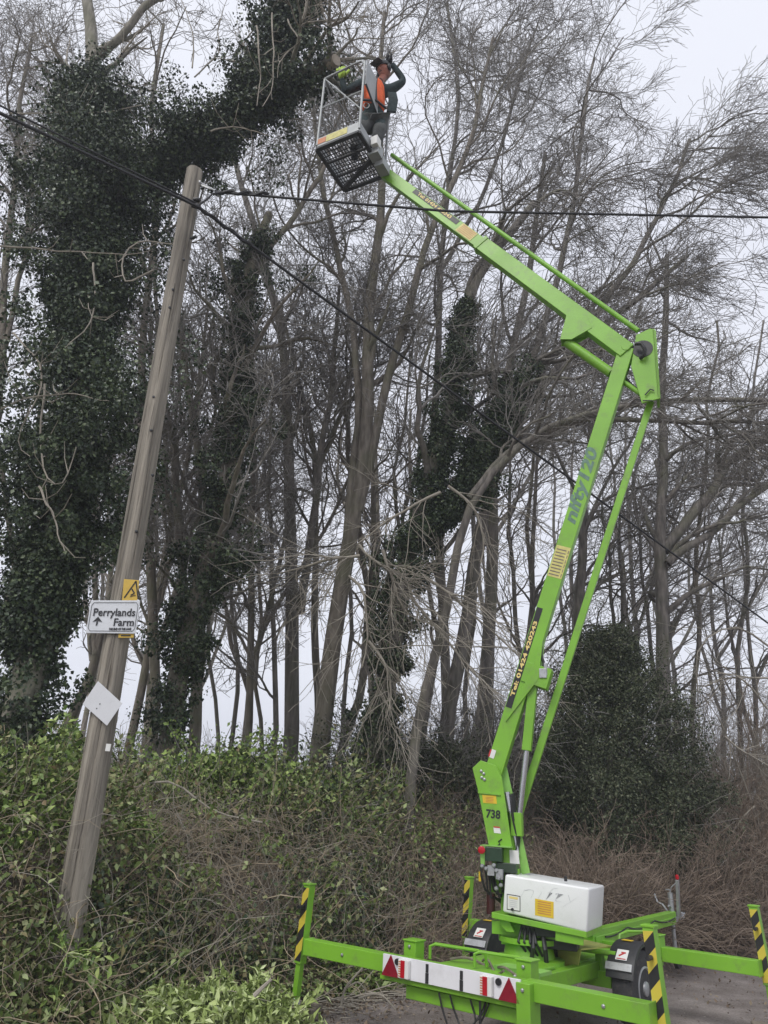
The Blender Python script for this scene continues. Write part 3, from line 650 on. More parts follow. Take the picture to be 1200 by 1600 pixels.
# knuckle
kn = [(994, 523), (1016, 513), (1025, 516), (1032, 622), (1003, 630), (986, 572)]
b = MB(); plate(b, kn, -.05, .02); plate(b, kn, .15, .02); kq = [Sp(1019, 514, -.05), Sp(1027, 622, -.05)]
b.prism([kq[0], kq[1], kq[1]+SU*.02, kq[0]+SU*.02], SV*.22); knk = L(b, 'knuckle', G, bevel=.004)
b = MB(); b.prism([kq[0]+SU*.021, kq[1]+SU*.021, kq[1]+SU*.028, kq[0]+SU*.028], SV*.21); L(b, 'dusty_edge', M['green_top'], knk)
b = MB(); kc = Sp(1004, 545, -.052)
b.lathe(kc, -SV, [(0, .11), (.004, .11), (.004, .0)], 24); L(b, 'knuckle_opening', M['black'], knk, smooth=True)
b = MB(); b.tube([Sp(993, 537, -.12), Sp(1002, 537, -.13), Sp(1008, 546, -.12), Sp(1006, 556, -.10), Sp(1000, 560, -.07)], .022, 10); b.tube([Sp(960, 570, .05), Sp(985, 600, .05), Sp(1001, 615, .05)], .02, 10); L(b, 'hose_loop', M['pipe'], smooth=True)
b = MB(); b.lathe(Sp(978, 542, -.075), -SV, [(-.01, .05), (.0, .05), (.01, .045), (.01, 0)], 20); L(b, 'elbow_pin', G, smooth=True)
b = MB(); b.tube([Sp(1008, 617, -.07), Sp(1016, 608, -.07), Sp(1022, 610, -.07)], .008, 6); b.tube([Sp(1004, 626, -.07), Sp(1020, 626, -.07)], .008, 6); L(b, 'cable_tie', M['pipe'], knk)
# upper boom (outer and telescoped inner)
K0, K1, K2 = Sp(975, 548, -.02), Sp(757, 376, -.02), Sp(602, 272, -.02)
e2 = unit(K2-K0); w2 = np.cross(e2, SV); w2 = w2 if w2[2] > 0 else -w2
K1 = K0+e2*float(np.dot(K1-K0, e2))
b = MB(); b.bar(K0-e2*.05, K1, .20, .12, w2); b.box(K1-e2*.03, e2*.03, w2*.108, SV*.068); upb = L(b, 'upper_boom', G, bevel=.006)
b = MB(); b.bar(K1, K2+e2*.02, .165, .09, w2); inn = L(b, 'telescopic_section', G, upb, bevel=.005)
FACE_O, FACE_I = -SV*.061, -SV*.0462
def on_up(x, y): return float(np.dot(Sp(x, y, -.08)-K0, e2))
def uq(p, q, o0, o1, face, lf): A = K0+face-SV*lf; return [A+e2*p+w2*o0, A+e2*q+w2*o0, A+e2*q+w2*o1, A+e2*p+w2*o1]
m0, m1 = on_up(714, 348), on_up(645, 298)
s = MB(); s.prism(uq(m0, m1, .0, .072, FACE_I, .001), -SV*.002); L(s, 'phone_strip', M['guard'], upb)
text_obj('phone_lettering', 'Tel: 01424 420243', .064, M['gold'], lift, upb, K0+FACE_I-SV*.0035+e2*(m1-(m1-m0)*.1)+w2*.014, -e2, w2, bold=.002, sx=(m1-m0)*.8/(.064*8.05))
m2, m3 = on_up(742, 368), on_up(718, 352)
s = MB(); s.prism(uq(m2, m3, -.07, .075, FACE_I, .001), -SV*.002); L(s, 'safety_label', M['paleyel'], upb)
s = MB()
for k in range(5): s.prism(uq(m2+.02, m3-.03, -.05+.025*k, -.04+.025*k, FACE_I, .0035), -SV*.0008)
L(s, 'label_print', M['orange'], upb)
gs = [(885, 492), (875, 530), (893, 530), (925, 512), (918, 495)]
b = MB(); plate(b, gs, -.085, .014); b.prism([p+SV*.13 for p in [Sp(x, y, -.085) for x, y in gs]], SV*.014)
g0, g1 = Sp(876, 531, -.07), Sp(922, 513, -.07); b.prism([g0, g1, g1+SV*.12, g0+SV*.12], ZZ*.012); L(b, 'ram_gusset', G, upb, bevel=.002)
b = MB(); b.tube([Sp(886, 535, .0), Sp(955, 583, .0)], .055, 16); b.tube([Sp(948, 578, .0), Sp(1000, 615, .0)], .028, 12); L(b, 'tilt_cylinder', G, smooth=True)
b = MB(); b.tube([Sp(997, 517, .03), Sp(612, 242, .03)], .030, 10); L(b, 'levelling_rod', G, smooth=True)
# engine cover with tray
H0, H1, H2, H3 = [Sp(x, y, -.30) for (x, y) in ((789, 1366), (785, 1425), (917, 1458), (921, 1388))]
b = MB(); W_ = SV*.55+SU*.09; IN = SV*.02+ZZ*-.0
ring = []
b.add([H0, H3, H2, H1, H0+W_, H3+W_, H2+W_, H1+W_], [(0, 1, 2, 3), (7, 6, 5, 4), (0, 4, 5, 1), (1, 5, 6, 2), (2, 6, 7, 3), (3, 7, 4, 0)])
ec = L(b, 'engine_cover', M['white'])
bv = ec.modifiers.new('bevel', 'BEVEL'); bv.width = .018; bv.segments = 4; bv.limit_method = 'ANGLE'
bm = bmesh.new(); bm.from_mesh(ec.data); bmesh.ops.recalc_face_normals(bm, faces=bm.faces); bm.to_mesh(ec.data); bm.free()
ec.data.polygons.foreach_set('use_smooth', np.ones(len(ec.data.polygons), bool))
def hs(x, y, d=.0015): return Sp(x, y, -.30-d)
def hstick(nm, x0, y0, x1, y1, sl, m, d=.0015, th=.0015): 
    s = MB(); s.prism([hs(x0, y0, d), hs(x1, y0+sl*(x1-x0), d), hs(x1, y1+sl*(x1-x0), d), hs(x0, y1, d)], -SV*th); return L(s, nm, M[m], ec)
hstick('grey_frame', 792, 1396.5, 813, 1421, .17, 'guard'); hstick('white_label', 793, 1398, 812, 1420, .17, 'sticker', .004)
hstick('label_heading', 795.5, 1400, 809, 1403.5, .17, 'gold', .0065, .0008)
for k in range(4): hstick('label_line', 795.5, 1406+3*k, 808, 1406.7+3*k, .17, 'faint', .0065, .0008)
hstick('amber_label', 836, 1404, 865, 1430, .18, 'yellow')
for k in range(6): hstick('label_line', 840, 1407.5+3.6*k, 861, 1408.7+3.6*k, .18, 'orange', .004, .0008)
h0, h1 = hs(808, 1401, .001), hs(902, 1414, .001)
text_obj('worn_lettering', 'nifty', .16, M['faint'], lift, ec, h0+ZZ*-.0, h1-h0, ZZ, bold=-.0065, sx=float(np.linalg.norm(h1-h0))/(.16*1.75), depth=.0008, shear=.3)
s = MB(); s.lathe(hs(801, 1427, 0)+ZZ*.03, -SV, [(0, .012), (.02, .012)], 10); s.lathe(Sp(884, 1377, -.2), ZZ, [(0, .014), (.035, .014), (.04, .008)], 10); L(s, 'cover_catch', M['black'], ec, smooth=True)
b = MB(); T0, T1 = Sp(768, 1425, -.30), Sp(916, 1456, -.30)
b.add([T0, T1, T1-ZZ*.045, T0-ZZ*.045, T0+W_, T1+W_, T1+W_-ZZ*.045, T0+W_-ZZ*.045], [(3, 2, 1, 0), (4, 5, 6, 7), (0, 1, 5, 4), (1, 2, 6, 5), (2, 3, 7, 6), (3, 0, 4, 7)])
b.bar(Sp(868, 1460, -.27), Sp(912, 1468, -.27), .02, .09, SV); L(b, 'engine_tray', G, bevel=.003)
b = MB(); a0 = Sp(783, 1441, -.25); a1 = Sp(800, 1458, -.25); b.prism([Sp(780, 1436, -.25), Sp(796, 1440, -.25), Sp(804, 1457, -.25), Sp(792, 1456, -.25), Sp(784, 1448, -.25)], SV*.05); L(b, 'curved_hook', G, bevel=.003)
b = MB(); b.box(sw(.18, -.02, .80), SU*.2, SV*.2, ZZ*.05); b.box(sw(.28, .0, .72), SU*.14, SV*.12, ZZ*.07)
for k in range(4): b.tube([sw(-.02+.03*k, -.2, .83), sw(-.05+.05*k, -.26, .70), sw(.02+.04*k, -.18, .6)], .012, 6)
L(b, 'engine', M['black'], bevel=.004)
# small green stop with pin seen over the cover
b = MB(); b.prism([cw(*q) for q in ((-.02, 1.15, .66), (.09, 1.15, .66), (.09, 1.15, 1.02), (.035, 1.15, 1.08), (-.02, 1.15, 1.04))], Vd*.05); L(b, 'boom_rest', G, bevel=.003)
b = MB(); b.tube([cw(.15, 1.15, .7), cw(.15, 1.15, 1.08)], .014, 8); b.tube([cw(.12, 1.15, 1.08), cw(.18, 1.15, 1.085)], .010, 8); L(b, 'rest_pin', M['steel'], smooth=True)
# ground controls
b = MB(); b.prism([Sp(x, y, -.22) for x, y in ((758, 1323), (784, 1325), (784, 1347), (757, 1345))], SV*.10); cb = L(b, 'control_box', mat('dark_green_panel', (.02, .05, .025), .3, var=.2, scale=6), bevel=.004)
b = MB(); b.prism([Sp(x, y, -.222) for x, y in ((750, 1320), (758, 1321), (757, 1352), (751, 1350))], SV*.02); b.prism([Sp(x, y, -.225) for x, y in ((752, 1319.5), (798, 1323), (798, 1325), (752, 1321.5))], SV*.12); L(b, 'panel_edge', M['green_top'], cb)
b = MB(); b.lathe(Sp(753.5, 1328, -.225), -SV, [(0, .02), (.015, .02), (.02, .032), (.035, .032), (.04, .02)], 16); L(b, 'emergency_button', M['red'], cb, smooth=True)
b = MB(); b.prism([Sp(x, y, -.20) for x, y in ((775, 1347), (806, 1350), (807, 1365), (777, 1363))], SV*.16); L(b, 'valve_cover', mat('dark_valve_cover', (.03, .05, .03), .4, var=.2), bevel=.004)
b = MB(); b.prism([Sp(x, y, -.136) for x, y in ((796, 1328), (810, 1329), (812, 1350), (797, 1349))], -SV*.003); L(b, 'paper_notice', M['sticker'])
b = MB()
for k in range(11):
    x = 752+4.5*k; b.tube([Sp(x, 1350+1.2*k, -.2+.01*k), Sp(x+4*math.sin(k), 1368, -.24+.02*(k % 3)), Sp(x+6, 1390+6*(k % 3), -.2), Sp(785, 1412-3*k, -.1)], .010, 6)
L(b, 'hose_bundle', M['pipe'], smooth=True)
b = MB()
for (x, y) in ((754, 1353), (760, 1357), (772, 1352), (776, 1360), (780, 1372), (783, 1383), (776, 1388)): b.lathe(Sp(x, y, -.27), -SV, [(0, .018), (.03, .018), (.04, .01)], 8)
for (x, y) in ((768, 1360), (781, 1366)): b.box(Sp(x, y, -.26), SU*.03, SV*.03, ZZ*.04)
L(b, 'hydraulic_fittings', M['steel'], smooth=True)
b = MB(); b.lathe(Sp(767, 1412, -.16), ZZ, [(-.08, .038), (.08, .038)], 14); L(b, 'oil_filter', mat('dark_red_filter', (.05, .012, .012), .4, var=.2), smooth=True)
b = MB(); b.tube([Sp(750, 1362, -.22), Sp(750, 1377, -.22)], .012, 6); L(b, 'yellow_tag', M['yellow'])

# work basket -------------------------------------------------------------------------
BZ = K2[2]-.02
def bc(x, y): return onh(x, y, BZ)
A_ = bc(495, 232); B_ = bc(561, 205); ds = unit(B_-A_); ds[2] = 0; ds = unit(ds); dt = np.cross(ZZ, ds)
WS = float(np.linalg.norm(B_-A_)); WT = .80
def bk(s, t, z): return A_+ds*s*WS+dt*t*WT+ZZ*z          # s,t in 0..1 from the near left corner
bot = MB(); RH = 1.42
for (s0, t0, s1, t1) in ((0, 0, 1, 0), (1, 0, 1, 1), (1, 1, 0, 1), (0, 1, 0, 0)):
    bot.bar(bk(s0, t0, -.02), bk(s1, t1, -.02), .04, .05, ZZ)
for t in (.33, .66): bot.bar(bk(0, t, -.02), bk(1, t, -.02), .03, .03, ZZ)
bot.bar(bk(1, .55, -.03), bk(.0, .95, -.03), .06, .06, ZZ)
wbk = L(bot, 'work_basket', M['darkmetal'], bevel=.003)
m_ = MB()
for k in range(1, 16): m_.bar(bk(k/16, .01, .004), bk(k/16, .99, .004), .012, .008, ds)
for k in range(1, 13): m_.bar(bk(.01, k/13, .012), bk(.99, k/13, .012), .012, .008, dt)
L(m_, 'mesh_floor', M['darkmetal'], wbk)
tb = MB()
for (s0, t0, s1, t1) in ((0, 0, 1, 0), (1, 0, 1, .62), (0, 1, 0, 0)): tb.bar(bk(s0, t0, .10), bk(s1, t1, .10), .17, .012, ZZ)
L(tb, 'toe_board', M['alu'], wbk, bevel=.002)
s = MB(); s.box(bk(.47, 0, .11)-dt*.009, ds*WS*.25, dt*.002, ZZ*.06); L(s, 'yellow_label', M['paleyel'], wbk)
s = MB(); s.box(bk(.11, 0, .11)-dt*.009, ds*WS*.10, dt*.002, ZZ*.05); L(s, 'orange_label', M['orange'], wbk)
rl = MB(); r0 = .018
for (s_, t_) in ((0, 0), (1, 0), (1, .98), (0, 1)): rl.tube([bk(s_, t_, .05), bk(s_, t_, RH-.02)], r0, 10)
rl.tube([bk(0, 0, RH-.03), bk(0, 0, RH), bk(.72, 0, RH+.03), bk(.92, 0, RH+.02), bk(1, 0, RH-.08)], r0*.9, 10)
rl.tube([bk(0, 0, RH), bk(0, 1, RH), bk(1, 1, RH-.02), bk(1, .5, RH-.02)], r0*.9, 10)
rl.tube([bk(0, 0, RH*.56), bk(.97, 0, RH*.56)], r0*.7, 8); rl.tube([bk(0, 0, RH*.56), bk(0, 1, RH*.56), bk(1, 1, RH*.56)], r0*.7, 8)
rl.tube([bk(0, 0, RH*.98), bk(0, 1, RH*.5)], r0*.6, 8); rl.tube([bk(0, 0, RH*.5), bk(0, 1, .1)], r0*.7, 8); rl.tube([bk(0, .0, RH), bk(.98, 0, .45)], r0*.6, 8)
L(rl, 'guard_rail', M['alu'], wbk, smooth=True)
pn = MB(); pn.prism([bk(1, .02, RH+.0)+ds*.02, bk(1, .60, RH-.02)+ds*.02, bk(1, .60, RH*.50)+ds*.02, bk(1, .02, RH*.66)+ds*.02], ds*.008); L(pn, 'side_panel', M['alu'], wbk)
pn = MB(); pn.tube([bk(1, .02, RH*.66)+ds*.035, bk(1, .62, RH*.49)+ds*.035], .014, 8); L(pn, 'panel_brace', M['darkmetal'], wbk)
mb_ = MB(); mb_.box(bk(1.06, .52, .02), ds*.08, dt*.08, ZZ*.10); mb_.box(bk(1.1, .72, -.10), ds*.07, dt*.10, ZZ*.07); mb_.bar(bk(1.1, .62, -.05), K2+SV*.0-e2*.04, .11, .12, ZZ); L(mb_, 'basket_mount', M['alu'], wbk, bevel=.004)
mb_ = MB(); mb_.box(bk(1.12, .42, .10), ds*.05, dt*.06, ZZ*.08); L(mb_, 'control_console', M['sticker'], wbk, bevel=.006)

# timber blocks under the feet
for k, (fp, lab, w, hh) in enumerate(((feet[0], 'weathered timber block under the left rear jack foot beside the cut leaves', .26, .10), (feet[3], 'muddy timber block under the right front jack foot on the lane', .24, .10))):
    b = MB(); b.box((fp[0], fp[1], hh/2+.006), (w*.75, -w*.25, 0), (.04, .13, 0), (0, 0, hh/2)); 
    o = b.build('timber_block', M['wood'], None, bevel=.01); tag(o, lab, 'timber block', 'timber blocks under the jacks')

# ------------------------------------------------------------------ person in the basket
def skin_body(name, joints, edges, m, root, parent, sub=2, root_i=0, branch=False):
    inv = local_inv(root); me = bpy.data.meshes.new(name)
    me.from_pydata([inv @ Vector(j[0]) for j in joints], edges, []); me.update()
    o = bpy.data.objects.new(name, me); COL.objects.link(o); o.parent = parent
    md = o.modifiers.new('skin', 'SKIN'); md.use_smooth_shade = True
    if not me.skin_vertices: 
        bm = bmesh.new(); bm.from_mesh(me); bm.verts.layers.skin.verify(); bm.to_mesh(me); bm.free()
    for i, j in enumerate(joints):
        r = j[1]; sv = me.skin_vertices[0].data[i]; sv.radius = (r, r) if not hasattr(r, '__len__') else r; sv.use_root = (i == root_i)
    s = o.modifiers.new('sub', 'SUBSURF'); s.levels = sub; s.render_levels = sub
    dg = bpy.context.evaluated_depsgraph_get(); em = bpy.data.meshes.new_from_object(o.evaluated_get(dg)); em.name = name
    o.modifiers.clear(); o.data = em; em.materials.clear(); em.materials.append(m)
    em.polygons.foreach_set('use_smooth', np.ones(len(em.polygons), bool))
    return o
PY = float((A_[1]+bk(1, 1, 0)[1])/2)-.05
def pj(x, y, d=0.): return at(x, y, PY+d)
FZ = BZ+.03
fl = onh(556, 247, FZ); fr_ = onh(584, 250, FZ); pc = (fl+fr_)/2
person = empty('person', (pc[0], pc[1], FZ), 0, 'worker in orange hi-vis vest and dark helmet standing in the raised basket', 'person')
hip = pj(583, 184); chest = pj(584, 143); neck = pj(594, 124); head = pj(600, 110)
knL = (np.array(fl)+[0, 0, .08])*.5+hip*.5+np.array([-.05, -.12, 0]); knR = (np.array(fr_)+[0, 0, .08])*.5+hip*.5+np.array([.08, -.1, 0])
hl = hip+np.array([-.11, 0, -.04]); hr = hip+np.array([.12, .03, -.04])
shL = chest+np.array([-.20, -.03, .11]); shR = chest+np.array([.23, .05, .10])
elL = pj(539, 143, -.12); haL = pj(534, 122, -.18); elR = pj(632, 127, .02); haR = pj(612, 99, -.05)
aL = np.array(fl)+[0, 0, .09]; aR = np.array(fr_)+[0, 0, .09]
J = [(hip, (.16, .12)), (hip*.5+chest*.5, (.15, .11)), (chest+[0, 0, .03], (.16, .11)), (neck-[0, 0, .03], .07),
     (shL, .085), (elL, .058), (haL, .04), (shR, .085), (elR, .060), (haR, .042),
     (hl, .115), (knL, .082), (aL, .062), (hr, .115), (knR, .084), (aR, .062), (aL+[-.06, -.17, -.045], .045), (aR+[.02, -.18, -.045], .045)]
Ed = [(0, 1), (1, 2), (2, 3), (2, 4), (4, 5), (5, 6), (2, 7), (7, 8), (8, 9), (0, 10), (10, 11), (11, 12), (0, 13), (13, 14), (14, 15), (12, 16), (15, 17)]
body = skin_body('body', J, Ed, M['navy'], person, person)
# trousers as a slightly larger skin over hips and legs
J2 = [(hip+[0, 0, .06], (.19, .16)), (hl-[0, 0, .12], .125), (knL, .10), (aL+[0, 0, .04], .085), (hr-[0, 0, .12], .125), (knR, .10), (aR+[0, 0, .04], .085)]
skin_body('trousers', J2, [(0, 1), (1, 2), (2, 3), (0, 4), (4, 5), (5, 6)], M['grey_cloth'], person, person)
J3 = [(hip+[0, 0, .10], (.22, .19)), (hip*.5+chest*.5, (.215, .185)), (chest+[0, 0, .02], (.225, .185)), (chest+[0, 0, .14], (.19, .15))]
vest = skin_body('hi_vis_vest', J3, [(0, 1), (1, 2), (2, 3)], M['hivis'], person, person)
fdir = unit(np.array([-.62, -.68, -.30]))                 # where the face looks
rgt = unit(np.cross(fdir, ZZ)); hup = np.cross(rgt, fdir)
def ell(mb, c, rx, ry, rz, n=20, k=12, zmin=-1):
    c = np.array(c); V_ = []; F_ = []
    for i in range(k+1):
        th = math.pi*i/k; z = max(math.cos(th), zmin); rr = math.sin(th)
        for j in range(n):
            an = 2*math.pi*j/n; V_.append(c + rgt*rx*rr*math.cos(an) + fdir*ry*rr*math.sin(an) + hup*rz*z)
    F_ = [(i*n+j, (i+1)*n+j, (i+1)*n+(j+1) % n, i*n+(j+1) % n) for i in range(k) for j in range(n)]
    return mb.add(V_, F_)
b = MB(); ell(b, head, .092, .11, .13); ell(b, head-hup*.06+fdir*.02, .062, .075, .075); ell(b, head+fdir*.10-hup*.02, .018, .028, .03, 10, 6)
for q in (-1, 1): ell(b, head+rgt*.084*q-hup*.01, .014, .022, .035, 8, 6)
b.tube([head-hup*.05-fdir*.02, neck-[0, 0, .04]], .052, 12); hd = b.build('head', M['skin'], person, smooth=True)
b = MB()
for q in (-1, 1): ell(b, head+fdir*.088+rgt*.034*q+hup*.01, .014, .010, .007, 8, 6)
b.box(head+fdir*.096-hup*.062, rgt*.024, fdir*.004, hup*.003)
b.build('facial_features', M['black'], person, hd)
b = MB(); ell(b, head+hup*.045, .115, .135, .105, 24, 12, -.15); b.box(head+hup*.045+fdir*.14, rgt*.07, fdir*.035, hup*.006)
hm = b.build('helmet', M['helmet'], person, smooth=True)
for q in (-1, 1):
    b = MB(); ell(b, head+rgt*.105*q-hup*.015, .028, .04, .05, 12, 8); b.build('ear_defender', M['black'], person, hm, smooth=True)
b = MB(); b.box(head+fdir*.17+hup*.045, rgt*.085, fdir*.06, hup*.004); b.build('mesh_visor', mat('dark_mesh_visor', (.05, .05, .05), .6, var=.2, scale=40), person, hm, bevel=.003)
def hand(c, axis, side, m, nm, s=1.15):
    axis = unit(axis); side = unit(np.array(side)-axis*np.dot(side, axis)); nn = np.cross(axis, side)
    J = [(c, (.034*s, .02*s)), (c+axis*.05*s, (.042*s, .02*s)), (c+axis*.085*s, (.04*s, .018*s))]; E_ = [(0, 1), (1, 2)]
    for k, (o, l) in enumerate(((-.033, .07), (-.011, .082), (.012, .077), (.033, .06))):
        b0 = c+axis*.09*s+side*o*s; i = len(J); J += [(b0, .011*s), (b0+axis*l*.45*s+nn*.012*s, .010*s), (b0+axis*l*.72*s+nn*.038*s, .009*s), (b0+axis*l*.75*s+nn*.058*s, .008*s)]; E_ += [(2, i), (i, i+1), (i+1, i+2), (i+2, i+3)]
    i = len(J); t0 = c+axis*.03*s+side*.042*s; J += [(t0, .013*s), (t0+side*.026*s+axis*.028*s+nn*.01*s, .011*s), (t0+side*.025*s+axis*.058*s+nn*.028*s, .009*s)]; E_ += [(1, i), (i, i+1), (i+1, i+2)]
    return skin_body(nm, J, E_, m, person, person, 2, 0)
hand(haL, haL-elL+np.array([-.02, 0, .25]), (0.9, -.3, 0), M['glove'], 'glove', 1.7)
hand(haR, haR-elR, (0.2, -.9, 0), M['black'], 'glove', 1.3)
b = MB(); b.tube([hip+np.array([-.10, -.17, .03])+np.array([.04*math.cos(a), 0, .055*math.sin(a)]) for a in np.linspace(0, 6.28, 18)], .007, 6); b.build('carabiner', M['steel'], person)
b = MB(); pp = pj(606, 160, .0)
for k in range(6): b.tube([pp+[.02*k, 0, .20], pp+[.03+.02*k, -.03, .02], pp+[.01+.02*k, 0, -.2]], .022, 8)
b.build('rope_bag', M['navy'], person, smooth=True)
b = MB(); yv_ = np.array([-.30, -.95, 0])
for q in (-.09, .10): b.tube([chest+np.array([q*1.3, 0, .17]), chest+np.array([q, 0, .06])+yv_*.19, chest+np.array([q, 0, -.12])+yv_*.20, hip+np.array([q, 0, .14])+yv_*.20], .014, 6)
b.tube([hip+np.array([-.2, 0, .12])+yv_*.08, hip+np.array([-.1, 0, .12])+yv_*.2, hip+np.array([.1, 0, .12])+yv_*.2, hip+np.array([.2, 0, .12])+yv_*.08], .018, 6); b.build('harness', M['black'], person, smooth=True)
for q, an in ((0, aL), (1, aR)):
    b = MB(); b.box(an+[-.02, -.08, -.05], (.05, .0, 0), (0, .14, 0), (0, 0, .035)); b.build('boot', M['black'], person, bevel=.02)

# ------------------------------------------------------------------ telegraph pole, signs, cables
pb, pt = at(104, 1466, 6.72), at(304, 268, 6.72)
pole = empty('telegraph_pole', (pb[0], pb[1], pb[2]-.6), 0, 'leaning grey-brown timber telegraph pole carrying the farm sign on the left', 'telegraph pole')
axp = unit(pt-pb); K = 60; nn = 96; V_ = []
for i in range(K+1):
    u = i/K; c = pb-axp*.75+(pt-pb+axp*.75)*u; r = .124*(1-u)+.098*u
    for j in range(nn):
        an = 2*math.pi*j/nn; rr = r*(1+.012*math.sin(5*an+u*3)+.01*math.sin(9*an-u*7)-.20*max(0, 1-abs(((an-3.95+.12*math.sin(u*9)) % 6.283)-.12)/.07)*(1 if u < .62 else 0)-.13*max(0, 1-abs(((an-4.75+.10*math.sin(u*13+1)) % 6.283)-.12)/.05)*(1 if .05 < u < .4 or .66 < u < .8 else 0)-.12*max(0, 1-abs(((an-5.3+.08*math.sin(u*11+2)) % 6.283)-.12)/.05)*(1 if .3 < u < .58 or u > .75 else 0)+.006*math.sin(31*an+6*u))
        V_.append(c+np.array([math.cos(an)*rr, math.sin(an)*rr, 0]))
b = MB(); b.add(V_, [(i*nn+j, i*nn+(j+1) % nn, (i+1)*nn+(j+1) % nn, (i+1)*nn+j) for i in range(K) for j in range(nn)]+[tuple(K*nn+j for j in range(nn))])
b.build('shaft', M['pole'], pole, smooth=True)
def onpole(u, r=.0): return pb+(pt-pb)*u
for (x, y) in ((287, 405), (270, 452), (265, 480), (240, 620), (236, 672), (238, 742), (213, 830)):
    b = MB(); c = at(x, y, 6.72-.112); b.lathe(c, (0, -1, 0), [(-.02, .014), (.004, .014), (.008, .008)], 8); b.build('step_bolt', M['darkmetal'], pole, smooth=True)
b = MB(); bp0 = at(314, 286, 6.70); b.lathe(bp0-np.array([.03, 0, 0]), (1, 0, 0), [(0, .03), (.03, .03)], 10); b.tube([bp0, at(336, 298, 6.68)], .012, 8); b.tube([bp0-ZZ*.03, at(336, 298, 6.68)], .008, 6)
b.build('eye_bracket', M['steel'], pole, smooth=True)
b = MB(); b.lathe(at(305, 322, 6.60), (1, 0, 0), [(-.04, .02), (.03, .035), (.06, .02)], 10); b.lathe(at(306, 312, 6.60), (1, 0, 0), [(-.03, .02), (.02, .03), (.05, .02)], 10); b.lathe(at(300, 372, 6.62), (1, -.5, 0), [(-.02, .015), (.06, .02)], 8)
b.build('cable_clamp', M['black'], pole, smooth=True)
b = MB(); b.box(at(169, 1168, 6.60), (.02, 0, 0), (0, .004, 0), (0, 0, .03)); b.build('paper_tag', M['sticker'], pole)
# signs stand on the pole's near side
SY = 6.72-.135
def sgn(x, y, d=0.): return at(x, y, SY-d)
def plate_sign(name, quad, th, m, label, cat):
    p = [sgn(*q) for q in quad]; c = sum(p)/4
    e = empty(name, c, 0, label, cat); b = MB(); b.prism(p, np.array([0, th, 0])); b.build('plate', m, e, bevel=.0015); return e
fs = plate_sign('farm_sign', [(142, 938), (219, 938), (212, 990), (134, 989)], .004, M['signw'], 'white rectangular farm direction sign with black lettering fixed across the telegraph pole', 'sign')
c0, c1, c2, c3 = [sgn(*q, .004) for q in ((143, 939), (218, 939), (211, 989), (135, 988))]
def sp_(u, v, d=0.): return (c3*(1-u)+c2*u)*(1-v)+(c0*(1-u)+c1*u)*v - np.array([0, d, 0])
b = MB()
for (a, q) in (((.06, .05), (.94, .05)), ((.06, .95), (.94, .95)), ((.02, .14), (.02, .86)), ((.98, .14), (.98, .86)), ((.06, .05), (.02, .14)), ((.94, .05), (.98, .14)), ((.06, .95), (.02, .86)), ((.94, .95), (.98, .86))):
    b.bar(sp_(*a), sp_(*q), .004, .001, np.array([0, 0, 1.]) if abs(a[0]-q[0]) > .3 else np.array([1., 0, 0]))
b.build('border', M['ink'], fs)
xd = unit(c2-c3); yd = unit(c0-c3)
W_s = float(np.linalg.norm(c2-c3))
def serif_text(nm, txt, u, v, size, wid):
    t = text_obj(nm, txt, size, M['ink'], fs, fs, sp_(u, v, .001), xd, yd, bold=.0012, sx=1.)
    bx = [w[0] for w in t.bound_box]; cur = max(bx)-min(bx); 
    x0 = (local_inv(fs) @ Vector(sp_(u, v, .001)))
    for vt in t.data.vertices: vt.co.x = x0.x + (vt.co.x-x0.x)*wid/cur
    return t
serif_text('lettering', 'Perrylands', .07, .53, .100, W_s*.87)
serif_text('lettering', 'Farm', .52, .22, .098, W_s*.42)
serif_text('small_lettering', 'THE END OF THE LANE', .45, .08, .028, W_s*.46)
b = MB(); b.prism([sp_(.09, .33), sp_(.19, .37), sp_(.29, .33), sp_(.19, .50)], np.array([0, -.001, 0])); b.prism([sp_(.165, .22), sp_(.195, .22), sp_(.205, .35), sp_(.175, .35)], np.array([0, -.0015, 0])); b.build('arrow', M['ink'], fs)
# little serif feet that give the lettering its bookish look
b = MB()
for (u, v) in ((.085, .535), (.085, .715), (.30, .535), (.455, .535), (.60, .535), (.70, .535), (.54, .225), (.54, .40), (.72, .225), (.82, .225), (.90, .225)):
    b.bar(sp_(u-.014, v, .0005), sp_(u+.018, v, .0005), .004, .001, ZZ)
b.build('lettering_serifs', M['ink'], fs)
ws = plate_sign('warning_sign', [(193, 904), (217, 906), (208, 996), (184, 996)], .003, M['signy'], 'yellow electric shock warning plate on the pole, half hidden behind the farm sign', 'sign')
ws_off = np.array([0, .012, 0])
for ch in ws.children: ch.location = ws_off
b = MB(); q = [sgn(194, 934, -.0085), sgn(212.5, 908, -.0085), sgn(216, 937, -.0085)]
for (a_, b_) in ((q[0], q[1]), (q[1], q[2])): b.bar(a_, b_, .012, .001, (1, 0, 1))
b.bar(sgn(206, 920, -.0085), sgn(210, 927, -.0085), .012, .001, (1, 0, 1)); b.bar(sgn(210, 927, -.0085), sgn(204, 930, -.0085), .01, .001, (1, 0, 1)); b.bar(sgn(203, 932, -.0085), sgn(212, 930, -.0085), .006, .001, (0, 0, 1))
b.bar(sgn(189, 993, -.0085), sgn(204, 993, -.0085), .01, .001, (0, 0, 1)); b.build('symbol', M['ink'], ws)
bs = plate_sign('blank_sign', [(153, 1064), (191, 1099), (167, 1134), (129, 1100)], .004, M['blankw'], 'blank white diamond shaped plate nailed to the pole below the farm sign', 'sign')
b = MB()
for (x, y) in ((156, 1100), (151, 1107)): b.lathe(sgn(x, y, .001), (0, -1, 0), [(0, .006), (.002, .005)], 8)
b.build('nail', M['guard'], bs)
